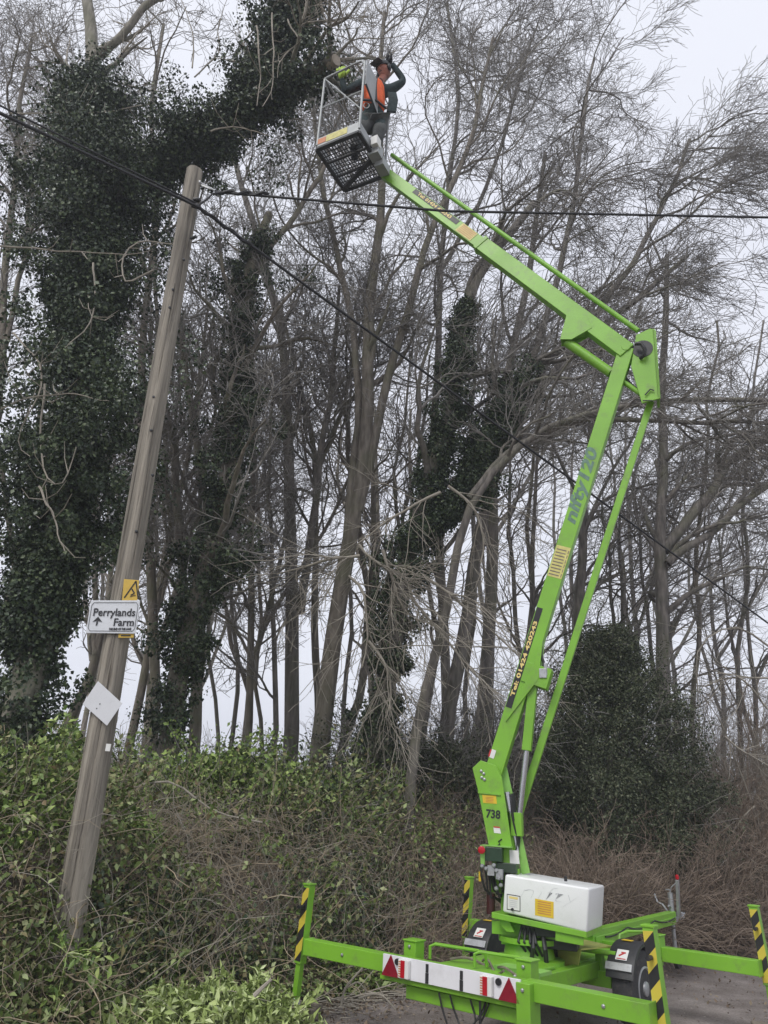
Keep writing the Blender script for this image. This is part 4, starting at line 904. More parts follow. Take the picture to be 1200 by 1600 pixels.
# cables
def cable(name, pts, r, label, K=60, sag=0., extra=None):
    P = np.array(pts, float); d = np.concatenate([[0], np.cumsum(np.linalg.norm(np.diff(P, axis=0), axis=1))]); t = np.linspace(0, d[-1], K)
    Q = [np.array([np.interp(tt, d, P[:, c]) for c in range(3)]) for tt in t]
    for i in range(len(pts)-1):
        for k_, tt in enumerate(t):
            if d[i] <= tt <= d[i+1]: u = (tt-d[i])/(d[i+1]-d[i]); Q[k_][2] -= sag*4*u*(1-u)*(d[i+1]-d[i])/20
    b = MB(); b.tube(Q, r, 6)
    o = b.build(name, M['cable'], None, smooth=True); return tag(o, label, 'cable')
pk = at(308, 322, 6.58)
def gripped(o, a, q, n=18):
    a, q = np.array(a), np.array(q); b = MB(); b.tube([a*(1-k)+q*k+np.array([0, .015*math.sin(20*k), .012*math.cos(20*k)]) for k in np.linspace(0, 1, 40)], .021, 6)
    g_ = b.build('cable_grip', M['cable'], None, smooth=True); g_.parent = o
far1 = at(1195, 970, 15.0); far1b = far1+(far1-pk)*.8
c_ = cable('overhead_cable', [at(-40, 158, 5.0), pk, far1b], .019, 'thick black cable running from upper left past the pole and down to the right', 80)
gripped(c_, pk, pk+(far1-pk)*.06)
c_ = cable('overhead_cable', [at(-30, 150, 5.3), pk+np.array([0, .03, .06])], .011, 'thinner black cable beside the thick one left of the pole top', 30)
pk2 = at(336, 300, 6.68)
c_ = cable('overhead_cable', [pk2, at(700, 330, 6.9), at(1215, 340, 7.4)], .016, 'black cable leaving the pole top bracket and crossing in front of the raised arm', 60)
gripped(c_, pk2, at(420, 303, 6.72))
b = MB(); b.tube([pk, at(322, 312, 6.6), at(332, 303, 6.66), at(350, 300, 6.68)], .012, 6); o = b.build('jumper_cable', M['cable'], pole, smooth=True)
for k, (x0, y0, x1, y1, Y0) in enumerate(((-20, 380, 640, 400, 24), (-20, 372, 640, 388, 24.3))):
    cable('distant_wire', [at(x0, y0, Y0), at(x1, y1, Y0+2), at(1210, 405+10*k, Y0+4)], .010, ('lower' if k == 0 else 'upper')+' of the two thin distant wires crossing behind the trees', 40)

# ------------------------------------------------------------------ trees
def foot_of(x, y, Y):
    p = at(x, y, Y); return np.array([p[0], Y, float(gz(p[0], Y))-.1])
def px(path, Y, dY=0.):
    """bearings -> metres at distance Y (drifting by dY along the path)"""
    n = len(path); return [at(x, y, Y+dY*i/(n-1)) for i, (x, y) in enumerate(path)]
def trunk_path(path, Y, dY=0.):
    P = px(path, Y, dY); b_ = np.array([P[0][0], P[0][1], float(gz(P[0][0], P[0][1]))-.15]); return [b_]+P
# the ivy giant on the left
T1 = trunk_path([(22, 1200), (40, 1080), (62, 950), (100, 800), (128, 620), (140, 420), (142, 240), (148, 170), (150, 90), (140, 40), (128, -60)], 9.6)
T1b = px([(148, 120), (150, 85), (195, 48), (245, -5), (330, -80)], 9.6, -.3)
T1c = px([(140, 330), (230, 260), (330, 210), (400, 150), (440, 70), (470, -20), (500, -90)], 9.6, -1.0)
T1d = px([(395, 160), (440, 135), (490, 110), (524, 95)], 8.8, -.75)
gr1 = np.random.default_rng(11)
iv = tree('ivy_clad_tree', 'huge ivy smothered tree left of the pole with bare limbs above', 'tree', T1[0], [(T1, .30, .09), (T1b, .11, .05), (T1c, .18, .06), (T1d, .10, .085)],
          mt='bark_pale', seed=3, trop=(0, 0, .05), limbs=(6, 2.0, 55), levels=((4, 1.2, 42), (4, .7, 40), (3, .4, 40)), tmin=.35, tk=.006, group='ivy covered trees', mtw='twig_pale')
Ps = [resample(T1, 18), resample(T1c, 18)]; Rs = [np.full(18, .25), np.full(18, .15)]
parts = []
gri = np.random.default_rng(5)
parts.append(ivy_on([Ps[0]], [Rs[0]], gri, .04, .78, 480, 130, .22, (.13, .24), .055))
parts.append(ivy_on([Ps[0]], [Rs[0]], gri, .04, .26, 70, 150, .40, (.14, .28), .055))
parts.append(ivy_on([Ps[0]], [Rs[0]], gri, .17, .78, 860, 210, 1.5, (.14, .42), .052))
parts.append(ivy_on([Ps[1]], [Rs[1]], gri, .0, .58, 330, 190, .85, (.12, .38), .050))
parts.append(ivy_on([Ps[1]], [Rs[1]], gri, .5, .98, 240, 160, .75, (.15, .36), .06))
parts.append(ivy_on([resample(T1d, 18)], [np.full(18, .1)], gri, .0, .85, 50, 120, .40, (.12, .30), .06))
V, F = merge(parts); mesh_np('ivy', V, F, M['ivy'], iv, np.array(T1[0]))
b = MB(); d_ = unit(T1d[-1]-T1d[-2]); b.lathe(T1d[-1]-d_*.02, d_+np.array([.15, -.45, -.1]), [(-.12, .088), (.05, .09), (.052, .0)], 18); b.build('sawn_end', M['cut'], iv, smooth=True)
# pale dead stems hanging over the ivy
for (pts_, Yq) in (([(240, 420), (195, 445), (190, 400), (215, 375), (300, 388)], 8.3), ([(0, 385), (100, 392), (190, 398), (235, 392)], 8.4), ([(20, 520), (60, 560), (70, 600), (45, 650), (20, 700), (45, 712)], 8.6),
                   ([(145, 410), (152, 480), (130, 520), (100, 545)], 8.3), ([(70, 600), (62, 680), (70, 740), (95, 770), (120, 700)], 8.5), ([(60, 760), (90, 820), (100, 860)], 8.5), ([(0, 640), (40, 620), (90, 612), (170, 625)], 8.4),
                   ([(18, 178), (60, 180), (130, 175), (200, 168), (255, 162)], 8.9), ([(330, 205), (355, 195), (420, 210)], 8.5), ([(300, 105), (305, 60), (290, 20), (280, -10)], 9.4), ([(305, 120), (345, 85), (340, 40), (355, 0)], 9.4),
                   ([(450, 30), (470, 60), (440, 90), (432, 120)], 8.1), ([(425, 20), (428, 80), (427, 140), (410, 165)], 8.0), ([(400, 40), (408, 120), (402, 165)], 8.0)):
    b = MB(); Q = resample(px(pts_, Yq), 14, .02, gri); b.tube(list(Q), list(np.linspace(.015, .006, 14)), 5)
    for k in range(6):
        i = gri.integers(3, 12); dd = unit(gri.normal(size=3)+[0, 0, .1]); L_ = .25+.4*gri.random(); b.tube([Q[i], Q[i]+dd*L_*.5, Q[i]+dd*L_*.8+[0, 0, .12]], [.008, .006, .004], 4)
    b.build('dead_stem', M['twig_pale'], iv)

IV2 = trunk_path([(268, 1140), (285, 1020), (318, 900), (348, 780), (362, 640), (382, 480), (398, 380), (418, 330)], 11.5)
IV2b = px([(365, 620), (392, 440), (430, 370), (470, 330), (520, 240)], 11.5, .5)
tree('ivy_clad_tree', 'slender ivy wrapped tree between the pole and the bare trunks, leaning right', 'tree', IV2[0], [(IV2, .24, .08), (IV2b, .12, .04)], mt='bark_beech', seed=21, trop=(0, 0, .05),
     limbs=(8, 3.0, 45), levels=((6, 1.6, 42), (6, .9, 40), (5, .45, 40)), tmin=.35, ivy=dict(t0=.15, t1=.95, n=360, per=160, spread=.62, rad=(.10, .28), size=.050, which=[0]), group='ivy covered trees')
IV3 = trunk_path([(585, 1200), (600, 1050), (640, 880), (680, 740), (705, 600), (725, 480), (760, 400), (830, 320)], 12.2)
IV3b = px([(650, 850), (720, 780), (760, 690), (800, 600), (880, 540)], 12.2, .3)
tree('ivy_clad_tree', 'dark ivy covered trunk in the middle, leaning right towards the green arm', 'tree', IV3[0], [(IV3, .26, .08), (IV3b, .17, .08)], mt='bark_dark', seed=22, trop=(.06, 0, .05),
     limbs=(8, 3.4, 45), levels=((6, 1.8, 40), (6, 1.0, 40), (5, .5, 40)), tmin=.4, ivy=dict(t0=.02, t1=.78, n=520, per=160, spread=.38, rad=(.10, .25), size=.048), group='ivy covered trees')
# big smooth-barked trees
t = trunk_path([(500, 1160), (512, 1050), (535, 930), (550, 850), (572, 740), (578, 640), (572, 500), (590, 400), (600, 280), (590, 150), (600, 20)], 13)
t2 = px([(540, 890), (548, 760), (560, 650), (552, 520), (530, 400), (500, 280), (490, 130)], 13, .4)
t3 = px([(560, 800), (602, 640), (625, 520), (655, 420), (690, 320), (740, 200), (770, 60)], 13, -.2)
tree('beech_tree', 'largest smooth grey-brown trunk in the middle, forking twice below the arm', 'tree', t[0], [(t, .25, .045), (t2, .13, .04), (t3, .14, .04)], seed=31, trop=(.02, 0, .06), limbs=(13, 3.8, 40), levels=((7, 2.0, 42), (7, 1.1, 42), (4, .55, 42)), tmin=.4)
t = trunk_path([(455, 1150), (456, 1000), (452, 850), (455, 700), (440, 560), (420, 430), (380, 300), (345, 150)], 14.5)
t2 = px([(470, 960), (490, 830), (500, 720), (520, 600), (530, 450)], 14.5)
tree('beech_tree', 'dark twin stemmed trunk just left of the largest trunk', 'tree', t[0], [(t, .22, .05), (t2, .13, .04)], seed=32, trop=(-.02, 0, .06), limbs=(10, 3.2, 38), tmin=.4, mt='bark_dark')
t = trunk_path([(500, 1150), (488, 1000), (492, 850), (490, 720), (478, 650), (470, 600), (440, 480)], 15)
t2 = px([(492, 740), (520, 690), (545, 600), (570, 500)], 15)
tree('beech_tree', 'thin straight trunk tucked behind the left side of the largest trunk', 'tree', t[0], [(t, .13, .04), (t2, .09, .03)], seed=33, limbs=(9, 3.0, 38), tmin=.4)
t = trunk_path([(392, 1130), (394, 1000), (390, 850), (395, 700), (385, 560), (350, 430)], 15.5)
tree('young_ash_tree', 'slim bare trunk standing alone between the ivy tree and the twin stems', 'tree', t[0], [(t, .12, .04)], seed=34, limbs=(13, 2.8, 42), tmin=.25, mt='bark_beech')
t = trunk_path([(428, 1140), (430, 1000), (426, 880), (415, 760), (430, 620)], 13.8)
tree('young_ash_tree', 'thinnest dark stem immediately left of the twin stemmed trunk', 'tree', t[0], [(t, .08, .03)], seed=35, limbs=(10, 2.2, 45), tmin=.25, mt='bark_dark', levels=((6, 1.2, 40), (6, .7, 40), (4, .4, 40)))
t = trunk_path([(306, 1150), (314, 1000), (318, 850), (312, 740), (300, 620), (280, 480)], 12.5)
tree('alder_tree', 'mossy upright trunk right behind the slender ivy wrapped tree', 'tree', t[0], [(t, .15, .05)], seed=36, limbs=(9, 2.6, 45), tmin=.35, mt='bark_beech')
t = trunk_path([(272, 1145), (290, 1010), (285, 880), (276, 780), (260, 640)], 12.0)
tree('alder_tree', 'thin trunk at the left edge of the clump beside the pole signs', 'tree', t[0], [(t, .13, .05)], seed=37, limbs=(8, 2.4, 45), tmin=.35, mt='bark_beech')
t = trunk_path([(690, 1190), (720, 1000), (745, 830), (790, 680), (850, 600), (920, 530), (1000, 460), (1075, 400)], 14)
t2 = px([(770, 740), (825, 580), (865, 460), (895, 330), (910, 200), (930, 90)], 14, .5); t3 = px([(860, 590), (930, 500), (985, 420), (1040, 310), (1080, 220)], 14, -.4)
tree('leaning_beech_tree', 'broad dark trunk sweeping up to the right behind the elbow of the arm', 'tree', t[0], [(t, .22, .05), (t2, .13, .04), (t3, .12, .04)], seed=41, trop=(.10, 0, .0), limbs=(10, 3.6, 40), levels=((7, 2.0, 42), (7, 1.1, 42), (5, .55, 42)), tmin=.35, mt='bark_dark')
t = trunk_path([(640, 1180), (690, 1000), (720, 820), (770, 720), (840, 670), (920, 645), (1000, 628), (1090, 622), (1230, 628)], 11.3)
t2 = px([(730, 780), (800, 700), (900, 655), (1020, 655), (1110, 662), (1230, 660)], 11.3, .2); t3 = px([(700, 640), (760, 610), (860, 590), (960, 600)], 11.6)
tree('leaning_beech_tree', 'dark tree whose long level limbs cross behind the lower arm to the right edge', 'tree', t[0], [(t, .12, .04), (t2, .075, .035)], seed=42, trop=(.05, 0, .01), limbs=(8, 2.4, 45), levels=((6, 1.4, 40), (6, .8, 38), (4, .45, 38)), tmin=.45, mt='bark_dark')
t = trunk_path([(1035, 1180), (1036, 1000), (1035, 850), (1033, 720), (1034, 560), (1040, 400)], 16)
t2 = px([(1040, 860), (1075, 810), (1110, 770), (1150, 715), (1210, 680), (1300, 650)], 16); t3 = px([(1040, 880), (1100, 840), (1200, 760), (1300, 700)], 15.8)
tree('hornbeam_tree', 'pollarded looking trunk at the right with limbs fanning to the right edge', 'tree', t[0], [(t, .24, .06), (t2, .18, .07), (t3, .13, .05)], seed=43, trop=(.12, 0, .0), limbs=(12, 3.8, 40), levels=((6, 2.0, 40), (6, 1.1, 40), (4, .5, 40)), tmin=.3, mt='bark_dark')
t = trunk_path([(760, 1180), (765, 1000), (770, 860), (775, 700), (800, 560), (830, 400), (850, 240)], 15)
tree('beech_tree', 'upright trunk seen left of the phone strip on the lower arm', 'tree', t[0], [(t, .22, .05)], seed=44, trop=(.08, 0, .03), limbs=(13, 3.8, 38), tmin=.35, mt='bark_dark')
t = trunk_path([(900, 1150), (905, 950), (910, 800), (925, 680), (960, 560), (1000, 480)], 17.5)
tree('beech_tree', 'trunk rising behind the dark holly, just right of the lower arm', 'tree', t[0], [(t, .22, .05)], seed=45, trop=(.10, 0, .02), limbs=(14, 4.2, 38), tmin=.3, mt='bark_dark', levels=((6, 2.2, 40), (6, 1.1, 40), (4, .5, 40)))

for k, (x0, x1, x2, Yd, r_, lab) in enumerate(((365, 372, 380, 17.5, .08, 'slender stem just left of the lone slim trunk'), (412, 405, 395, 19, .08, 'slender stem just right of the lone slim trunk'), (535, 545, 560, 18, .09, 'slender stem right behind the largest trunk'),
        (610, 618, 640, 19, .09, 'slender stem between the largest trunk and the middle ivy trunk'), (730, 745, 770, 19.5, .10, 'slender stem right of the middle ivy trunk'), (815, 828, 860, 20, .11, 'slender stem behind the top of the phone strip'), (340, 338, 330, 18.5, .07, 'slender stem seen through the gap right of the pole signs'),
        (1085, 1090, 1120, 18, .10, 'slender stem right of the right hand trunk'), (1150, 1160, 1190, 19.5, .10, 'slender stem near the right edge of the wood'), (230, 238, 240, 16, .07, 'slender stem immediately right of the pole signs'))):
    t = trunk_path([(x0, 1150), (x0*.6+x1*.4, 980), (x1, 820), (x1*.5+x2*.5, 660), (x2, 500)], Yd)
    tree('slender_tree', lab, 'tree', t[0], [(t, r_, .03)], seed=120+k, limbs=(10, 2.8, 42), levels=((6, 1.5, 42), (5, .8, 42)), tmin=.3, mt='bark_beech' if k % 2 else 'bark_dark', trop=(.05 if x0 > 700 else .0, 0, .03), tk=.008, jit=.16)
t = trunk_path([(250, 1100), (235, 900), (215, 700), (225, 500), (250, 330), (235, 180), (260, 40)], 13.5)
t2 = px([(228, 420), (180, 300), (120, 180), (60, 90)], 13.5); tree('alder_tree', 'tall bare tree rising behind the ivy arch left of the pole top', 'tree', t[0], [(t, .14, .04), (t2, .08, .03)], seed=151, limbs=(12, 3.2, 45), tmin=.4, mt='bark_beech', mtw='twig')
t = trunk_path([(-60, 1150), (-30, 900), (-10, 700), (5, 500), (20, 350), (30, 200), (50, 60)], 12.5)
t2 = px([(0, 560), (40, 430), (50, 300), (90, 180)], 12.5); tree('alder_tree', 'bare tree at the far left edge with limbs in front of the sky', 'tree', t[0], [(t, .15, .04), (t2, .08, .03)], seed=152, limbs=(12, 3.0, 45), tmin=.35, mt='bark_beech', mtw='twig')
t = trunk_path([(700, 1150), (690, 900), (670, 700), (690, 500), (700, 330), (720, 160), (700, 0)], 15.5)
t2 = px([(690, 420), (760, 300), (800, 170), (840, 40)], 15.5); tree('beech_tree', 'tall tree filling the sky between the basket and the upper arm', 'tree', t[0], [(t, .16, .04), (t2, .09, .03)], seed=153, limbs=(14, 3.8, 42), tmin=.45, mt='bark_dark', trop=(.04, 0, .03))
# generic bare trees further back, copies of four grown ones
protos = []
for k, (hh, bias, mt_, nm, lab) in enumerate(((13., .03, 'bark_beech', 'bare_tree', ''), (15., .09, 'bark_dark', 'bare_tree', ''), (12., .10, 'bark_dark', 'bare_tree', ''), (10., .0, 'bark_beech', 'bare_tree', ''))):
    g_ = np.random.default_rng(60+k); zz = np.linspace(0, hh, 7); wx = np.cumsum(g_.normal(bias*2.2, .14, 7)); wy = np.cumsum(g_.normal(0, .15, 7)); wx[0] = wy[0] = 0
    P_ = [np.array([a, c, z]) for a, c, z in zip(wx, wy, zz)]; h_ = P_[3]
    q_ = [h_, h_+[.8+bias*4, .3, 1.8], h_+[1.7+bias*9, .6, 4.2], h_+[2.2+bias*16, .5, hh*.55]]; q2_ = [P_[2], P_[2]+[-.7+bias*4, -.3, 1.8], P_[2]+[-1.4+bias*9, -.5, 4.5], P_[2]+[-1.7+bias*14, -.2, hh*.6]]
    protos.append(tree('bare_tree', '', 'tree', (0, 0, 0), [(P_, .15, .03), (q_, .09, .03), (q2_, .09, .03)], seed=70+k, trop=(bias, 0, .03), limbs=(9, 3.2, 40), levels=((5, 1.9, 40), (5, 1.0, 40)), tmin=.32, mt=mt_, tk=.009, group='bare trees further back in the wood'))
SIZE_W = ['slim', 'tall', 'stout', 'spreading', 'crooked', 'young', 'old', 'grey', 'brown', 'narrow']
far_spots = [(-30, 820, 15, 3, 1.0), (20, 820, 19, 0, 1.1), (95, 800, 23, 0, 1.2), (200, 820, 21, 3, 1.2), (250, 820, 27, 0, 1.3), (350, 820, 19, 3, 1.1), (420, 820, 24, 0, 1.2), (545, 820, 19, 3, 1.2), (600, 820, 23, 0, 1.2),
             (650, 820, 18, 1, .95), (700, 820, 21, 1, 1.1), (735, 820, 26, 1, 1.3), (800, 820, 20, 2, 1.05), (850, 820, 23, 1, 1.1), (940, 820, 19, 2, .9), (985, 820, 25, 1, 1.15), (1060, 820, 21, 2, .95), (1110, 820, 27, 1, 1.05), (1160, 820, 22, 2, .85), (1210, 820, 26, 2, .9), (1290, 820, 24, 1, .8),
             (470, 820, 28, 1, 1.2), (880, 820, 30, 1, 1.3), (1040, 820, 32, 1, 1.2), (1180, 820, 34, 1, 1.1), (300, 820, 33, 0, 1.3), (140, 820, 30, 0, 1.2), (-80, 820, 18, 0, 1.1), (-140, 820, 24, 1, 1.2), (1380, 820, 22, 2, .8)]
where = ['at the far left edge', 'behind the ivy giant', 'seen through the ivy giant', 'left of the pole top', 'behind the pole signs', 'behind the slender ivy tree', 'behind the twin stems', 'behind the right fork of the largest trunk', 'right of the largest trunk',
         'just left of the middle ivy trunk', 'behind the middle ivy trunk', 'further back behind the middle ivy trunk', 'left of the lower arm', 'behind the lower arm', 'right of the link rod', 'behind the elbow of the arm', 'left of the right hand trunk', 'far behind the right hand trunk', 'right of the holly',
         'at the right edge', 'beyond the right edge', 'deep behind the twin stems', 'deep behind the lower arm', 'deep behind the right hand trunk', 'deep at the right edge', 'deep between pole and ivy tree', 'deep behind the ivy giant', 'outside the left edge', 'well outside the left edge', 'outside the right edge']
far_spots += [(70, 820, 16.5, 3, 1.15), (190, 820, 15.5, 0, .95), (1010, 820, 21, 2, 1.0)]; where += ['behind the ivy giant, nearer than its neighbour', 'between the ivy giant and the pole', 'behind the knuckle of the arm']
keep_ = [30, 31, 32, 0, 2, 3, 5, 7, 8, 9, 11, 12, 14, 15, 17, 18, 20, 22, 23, 25, 26]
far_spots = [far_spots[i] for i in keep_]; where = [where[i] for i in keep_]
used = set()
for k, (x, y, Yd, pi, s) in enumerate(far_spots):
    p = at(x, 1150, Yd); loc = (p[0], Yd, float(gz(p[0], Yd))-.1); lab = ('bare %s tree ' % ['winter', 'leafless', 'twiggy'][k % 3])+where[k]
    rz = random.uniform(-.5, .5) if protos[pi] and pi in (1, 2) else random.uniform(-3, 3)
    if pi not in used:
        used.add(pi); e = protos[pi]; e.location = loc; e.rotation_euler = (0, 0, rz); e.scale = (s, s, s); e['label'] = lab
    else: clone(protos[pi], loc, rz, s, lab)

# ------------------------------------------------------------------ hedge, holly and undergrowth
def hedge_top(x):
    """height of the tangle above the bank, by lateral position"""
    return np.interp(x, [-8, -5, -3, -1, 1, 3, 5, 8, 12], [.7, .8, .9, 1.0, .9, .95, 1.1, 1.2, 1.2])
def scatter_front(N, x0, x1, s0, s1, zf, gr, deep=1.6):
    """points in the tangle: a shell that climbs from the verge to the top of the hedge"""
    x = x0+(x1-x0)*gr.random(N); s = s0+(s1-s0)*gr.random(N)**deep
    y = yv(x)+s/np.where(x < .25, .79, .71)
    g0 = gz(x, y); top = zf(x, s)*(1+.26*np.sin(2.3*x+1.1*y)+.2*np.sin(5.1*x-2.7*y)+.16*np.sin(9*x+3*y))
    z = g0+top*(gr.random(N)**.55); return np.stack([x, y, z], 1)
def zprof(x, s): return hedge_top(x)*np.clip((s+.02)/1.5, .06, 1)**.8
grh = np.random.default_rng(90)
def stuff(name, V, F, m, label=None): o = mesh_np(name, V, F, m); tag(o, label, kind='stuff'); return o
# green left half: bramble and ivy leaves
def noise_keep(P, f, thr, ph=0.):
    n = np.sin(P[:, 0]*f+ph)+np.sin(P[:, 1]*f*1.3+2*ph)+np.sin(P[:, 2]*f*1.7+ph*3)+.7*np.sin((P[:, 0]+P[:, 2])*f*2.3); return n > thr
P = scatter_front(95000, -6.5, 1.6, .05, 4.2, zprof, grh); P = P[noise_keep(P, 1.5, -.9) & (grh.random(len(P)) < np.interp(P[:, 0], [-3, -1.2, 0, 1.5], [1, .8, .5, .3]))]
V, F = leaf_np(P, .055, .62, .8, .3, .3, grh); stuff('bramble_leaves', V, F, M['bramble'], 'mixed green and brown bramble leaves along the bank')
P = scatter_front(90000, -6.5, 1.2, .1, 4.6, zprof, grh); P = P[noise_keep(P, 1.3, .3, 1.) & (grh.random(len(P)) < np.interp(P[:, 0], [-3, -1.2, 0, 1.2], [1, .7, .35, .1]))]
V, F = leaf_np(P, .06, .6, .8, .2, .3, grh); stuff('fresh_bramble_leaves', V, F, M['weed'], 'brighter green leaves in patches around the pole foot')
P = scatter_front(60000, -7, 6, .3, 5.0, lambda x, s: zprof(x, s)*1.0, grh); P = P[noise_keep(P, 1.7, .2, 2.)]
V, F = leaf_np(P, .05, .75, .6, .5, .3, grh); stuff('ivy_ground_cover', V, F, M['ivy'], 'dark ivy trailing through the hedge bottom')
P = scatter_front(34000, .5, 14, .1, 4.5, zprof, grh)
V, F = leaf_np(P, .045, .6, .5, .3, .3, grh); stuff('sparse_hedge_leaves', V, F, M['bramble'], 'sparse leaves in the brown hedge bottom on the right')
# canes and dead stems
def canes(N, x0, x1, s0, s1, Lm, r, gr, lean=(0, -.1, .5), K=8, drop=-.09, zs=.9):
    x = x0+(x1-x0)*gr.random(N); s = s0+(s1-s0)*gr.random(N)**1.2; y = yv(x)+s/np.where(x < .25, .79, .71)
    C = np.empty((N, K, 3)); C[:, 0] = np.stack([x, y, gz(x, y)+zprof(x, s)*zs*gr.random(N)*.6], 1)
    d = gr.normal(size=(N, 3))*[.8, .7, .5]+np.array(lean); d = nrm(d); L_ = Lm*(.4+.9*gr.random(N)); 
    for j in range(1, K):
        d = nrm(d+gr.normal(0, .24, (N, 3))+np.array([0, -.01, drop])); C[:, j] = C[:, j-1]+d*(L_/(K-1))[:, None]
    C[:, :, 2] = np.maximum(C[:, :, 2], gz(C[:, :, 0], C[:, :, 1])+.01)
    R2 = r*(.5+gr.random(N))[:, None]*np.linspace(1, .45, K)[None, :]
    return tubes_np(C, R2, 3)
V, F = canes(6000, -6.5, 2.5, .1, 4, .8, .0040, grh); stuff('bramble_canes', V, F, M['cane'], 'tangled arching bramble canes on the left bank')
V, F = canes(17000, .3, 14, .1, 4.2, 1.05, .0040, grh, lean=(.1, -.1, 1.1), zs=1.3); stuff('dry_stems', V, F, M['twig_red'], 'russet dry stems filling the hedge bottom right of the middle')
V, F = canes(3600, -4, 9, .3, 3.5, .95, .0036, grh, lean=(0, -.1, 1.2), drop=-.05); stuff('dead_grass_stems', V, F, M['twig_pale'], 'pale dead stems standing in the hedge')
V, F = canes(170, -5, 6, .1, 2.2, 1.1, .007, grh, lean=(.2, -.3, .4), drop=-.10); stuff('loose_branches', V, F, M['cane'], 'thicker pale loose branches lying over the hedge')
# scrub shrubs behind the hedge: many stems with fine twigs, individual bushes
def shrub(name, label, loc, h, w, nst, seed, mt='twig_red', lean=(0, 0, .0), tk=.0055, leafN=0, leafm='holly', leaf=.05, group=None, lv=((7, .9, 40), (6, .5, 40))):
    gr = np.random.default_rng(seed); e = empty(name, loc, 0, label, 'shrub' if name != 'holly_bush' else 'holly bush', group); K = 9
    C = np.empty((nst, K, 3)); C[:, 0] = gr.normal(size=(nst, 3))*[w*.18, w*.18, 0]; d = gr.normal(size=(nst, 3))*[w/h*.42, w/h*.42, 0]+[0, 0, 1]; d = nrm(d); L_ = h*(.5+.65*gr.random(nst))
    for j in range(1, K):
        d = nrm(d+gr.normal(0, .10, (nst, 3))+np.array(lean)); C[:, j] = C[:, j-1]+d*(L_/(K-1))[:, None]
    R2 = (.018*(.5+gr.random(nst)))[:, None]*np.linspace(1, .35, K)[None, :]
    V, F = tubes_np(C, R2, 5); mesh_np('stems', V, F, M[mt], e)
    tw = []; p_, r_ = C, R2
    for (n, L2, ang) in lv:
        c2, r2 = grow(p_, r_, n, L2, ang, .15, lean, 5, .15, .6, tk*.7, gr, .3, .02); r2 = np.maximum(r2, tk*.6); tw.append(tubes_np(c2, r2, 3)); p_, r_ = c2, r2
    V, F = merge(tw); mesh_np('crown', V, F, M[mt], e)
    if leafN:
        q = p_.reshape(-1, 3); q = q[gr.integers(0, len(q), leafN)]+gr.normal(0, .06, (leafN, 3)); V, F = leaf_np(q, leaf, .55, .4, .3, .3, gr); mesh_np('foliage', V, F, M[leafm], e)
    return e
# holly: dense dark crown made of leaf clumps
def holly(label, loc, hgt, wid, n, per, seed, name='holly_bush', m='holly', leaf=.05, shape=None):
    gr = np.random.default_rng(seed); e = empty(name, loc, 0, label, 'holly bush')
    u = gr.random(n); th = gr.random(n)*2*math.pi; rad = wid/2*np.interp(u, [0, .15, .45, .75, 1], [.72, 1.0, .98, .66, .18])*(1+.2*np.sin(3*th+5*u)+.18*np.sin(7*th-9*u)); rr = rad*gr.random(n)**.28
    c = np.stack([np.cos(th)*rr, np.sin(th)*rr, .25+u*(hgt-.3)], 1)
    V, F = clump_leaves(c, .16+.24*gr.random(n), per, leaf, gr, shell=.3, aspect=.55, droop=.4, up=.35); mesh_np('foliage', V, F, M[m], e)
    b = MB()
    for k in range(9):
        a = gr.random()*6.28; r_ = wid*.32*gr.random(); b.tube([np.array(loc)+[0, 0, -.1], np.array(loc)+[math.cos(a)*r_*.5, math.sin(a)*r_*.5, hgt*.35], np.array(loc)+[math.cos(a)*r_, math.sin(a)*r_, hgt*.8]], [.07, .05, .015], 7)
    b.build('stems', M['bark_dark'], e)
    # stray shoots break the outline
    k = 160; a = gr.random(k)*6.28; u = gr.random(k); rd = wid/2*np.interp(u, [0, .15, .45, .75, 1], [.72, 1.0, .98, .66, .2])
    c0 = np.stack([np.cos(a)*rd*.8, np.sin(a)*rd*.8, .25+u*(hgt-.3)], 1); C = np.empty((k, 5, 3)); C[:, 0] = c0; d = nrm(np.stack([np.cos(a), np.sin(a), .6+0*a], 1)+gr.normal(0, .3, (k, 3)))
    for j in range(1, 5): d = nrm(d+gr.normal(0, .12, (k, 3))); C[:, j] = C[:, j-1]+d*.2
    V, F = tubes_np(C, np.full((k, 5), .006), 3); mesh_np('shoots', V, F, M['twig'], e)
    q = np.repeat(C[:, 2:], 9, 1).reshape(-1, 3)+gr.normal(0, .05, (k*27, 3)); V, F = leaf_np(q, leaf, .55, .4, .3, .3, gr); mesh_np('shoot_leaves', V, F, M[m], e)
    return e
def gp(x, Yd): p = at(x, 1200, Yd); return (p[0], Yd, float(gz(p[0], Yd))-.05)
holly('large dark holly bush behind the lower arm and the engine cover', gp(962, 13.2), 4.9, 2.75, 900, 230, 201, leaf=.042)
holly('low dark holly filling the gap under the middle ivy trunk', gp(690, 13.2), 1.9, 2.0, 160, 130, 202, leaf=.05)
holly('small round holly at the foot of the largest trunk', gp(575, 12.6), 2.0, 1.0, 90, 120, 203)
holly('laurel bush on the bank top right of the pole', gp(330, 10.8), 1.15, 2.3, 150, 120, 204, name='laurel_bush', m='weed', leaf=.07)
holly('laurel bush on the bank top in front of the twin stems', gp(480, 11.2), 1.15, 2.2, 130, 120, 205, name='laurel_bush', m='bramble', leaf=.07)
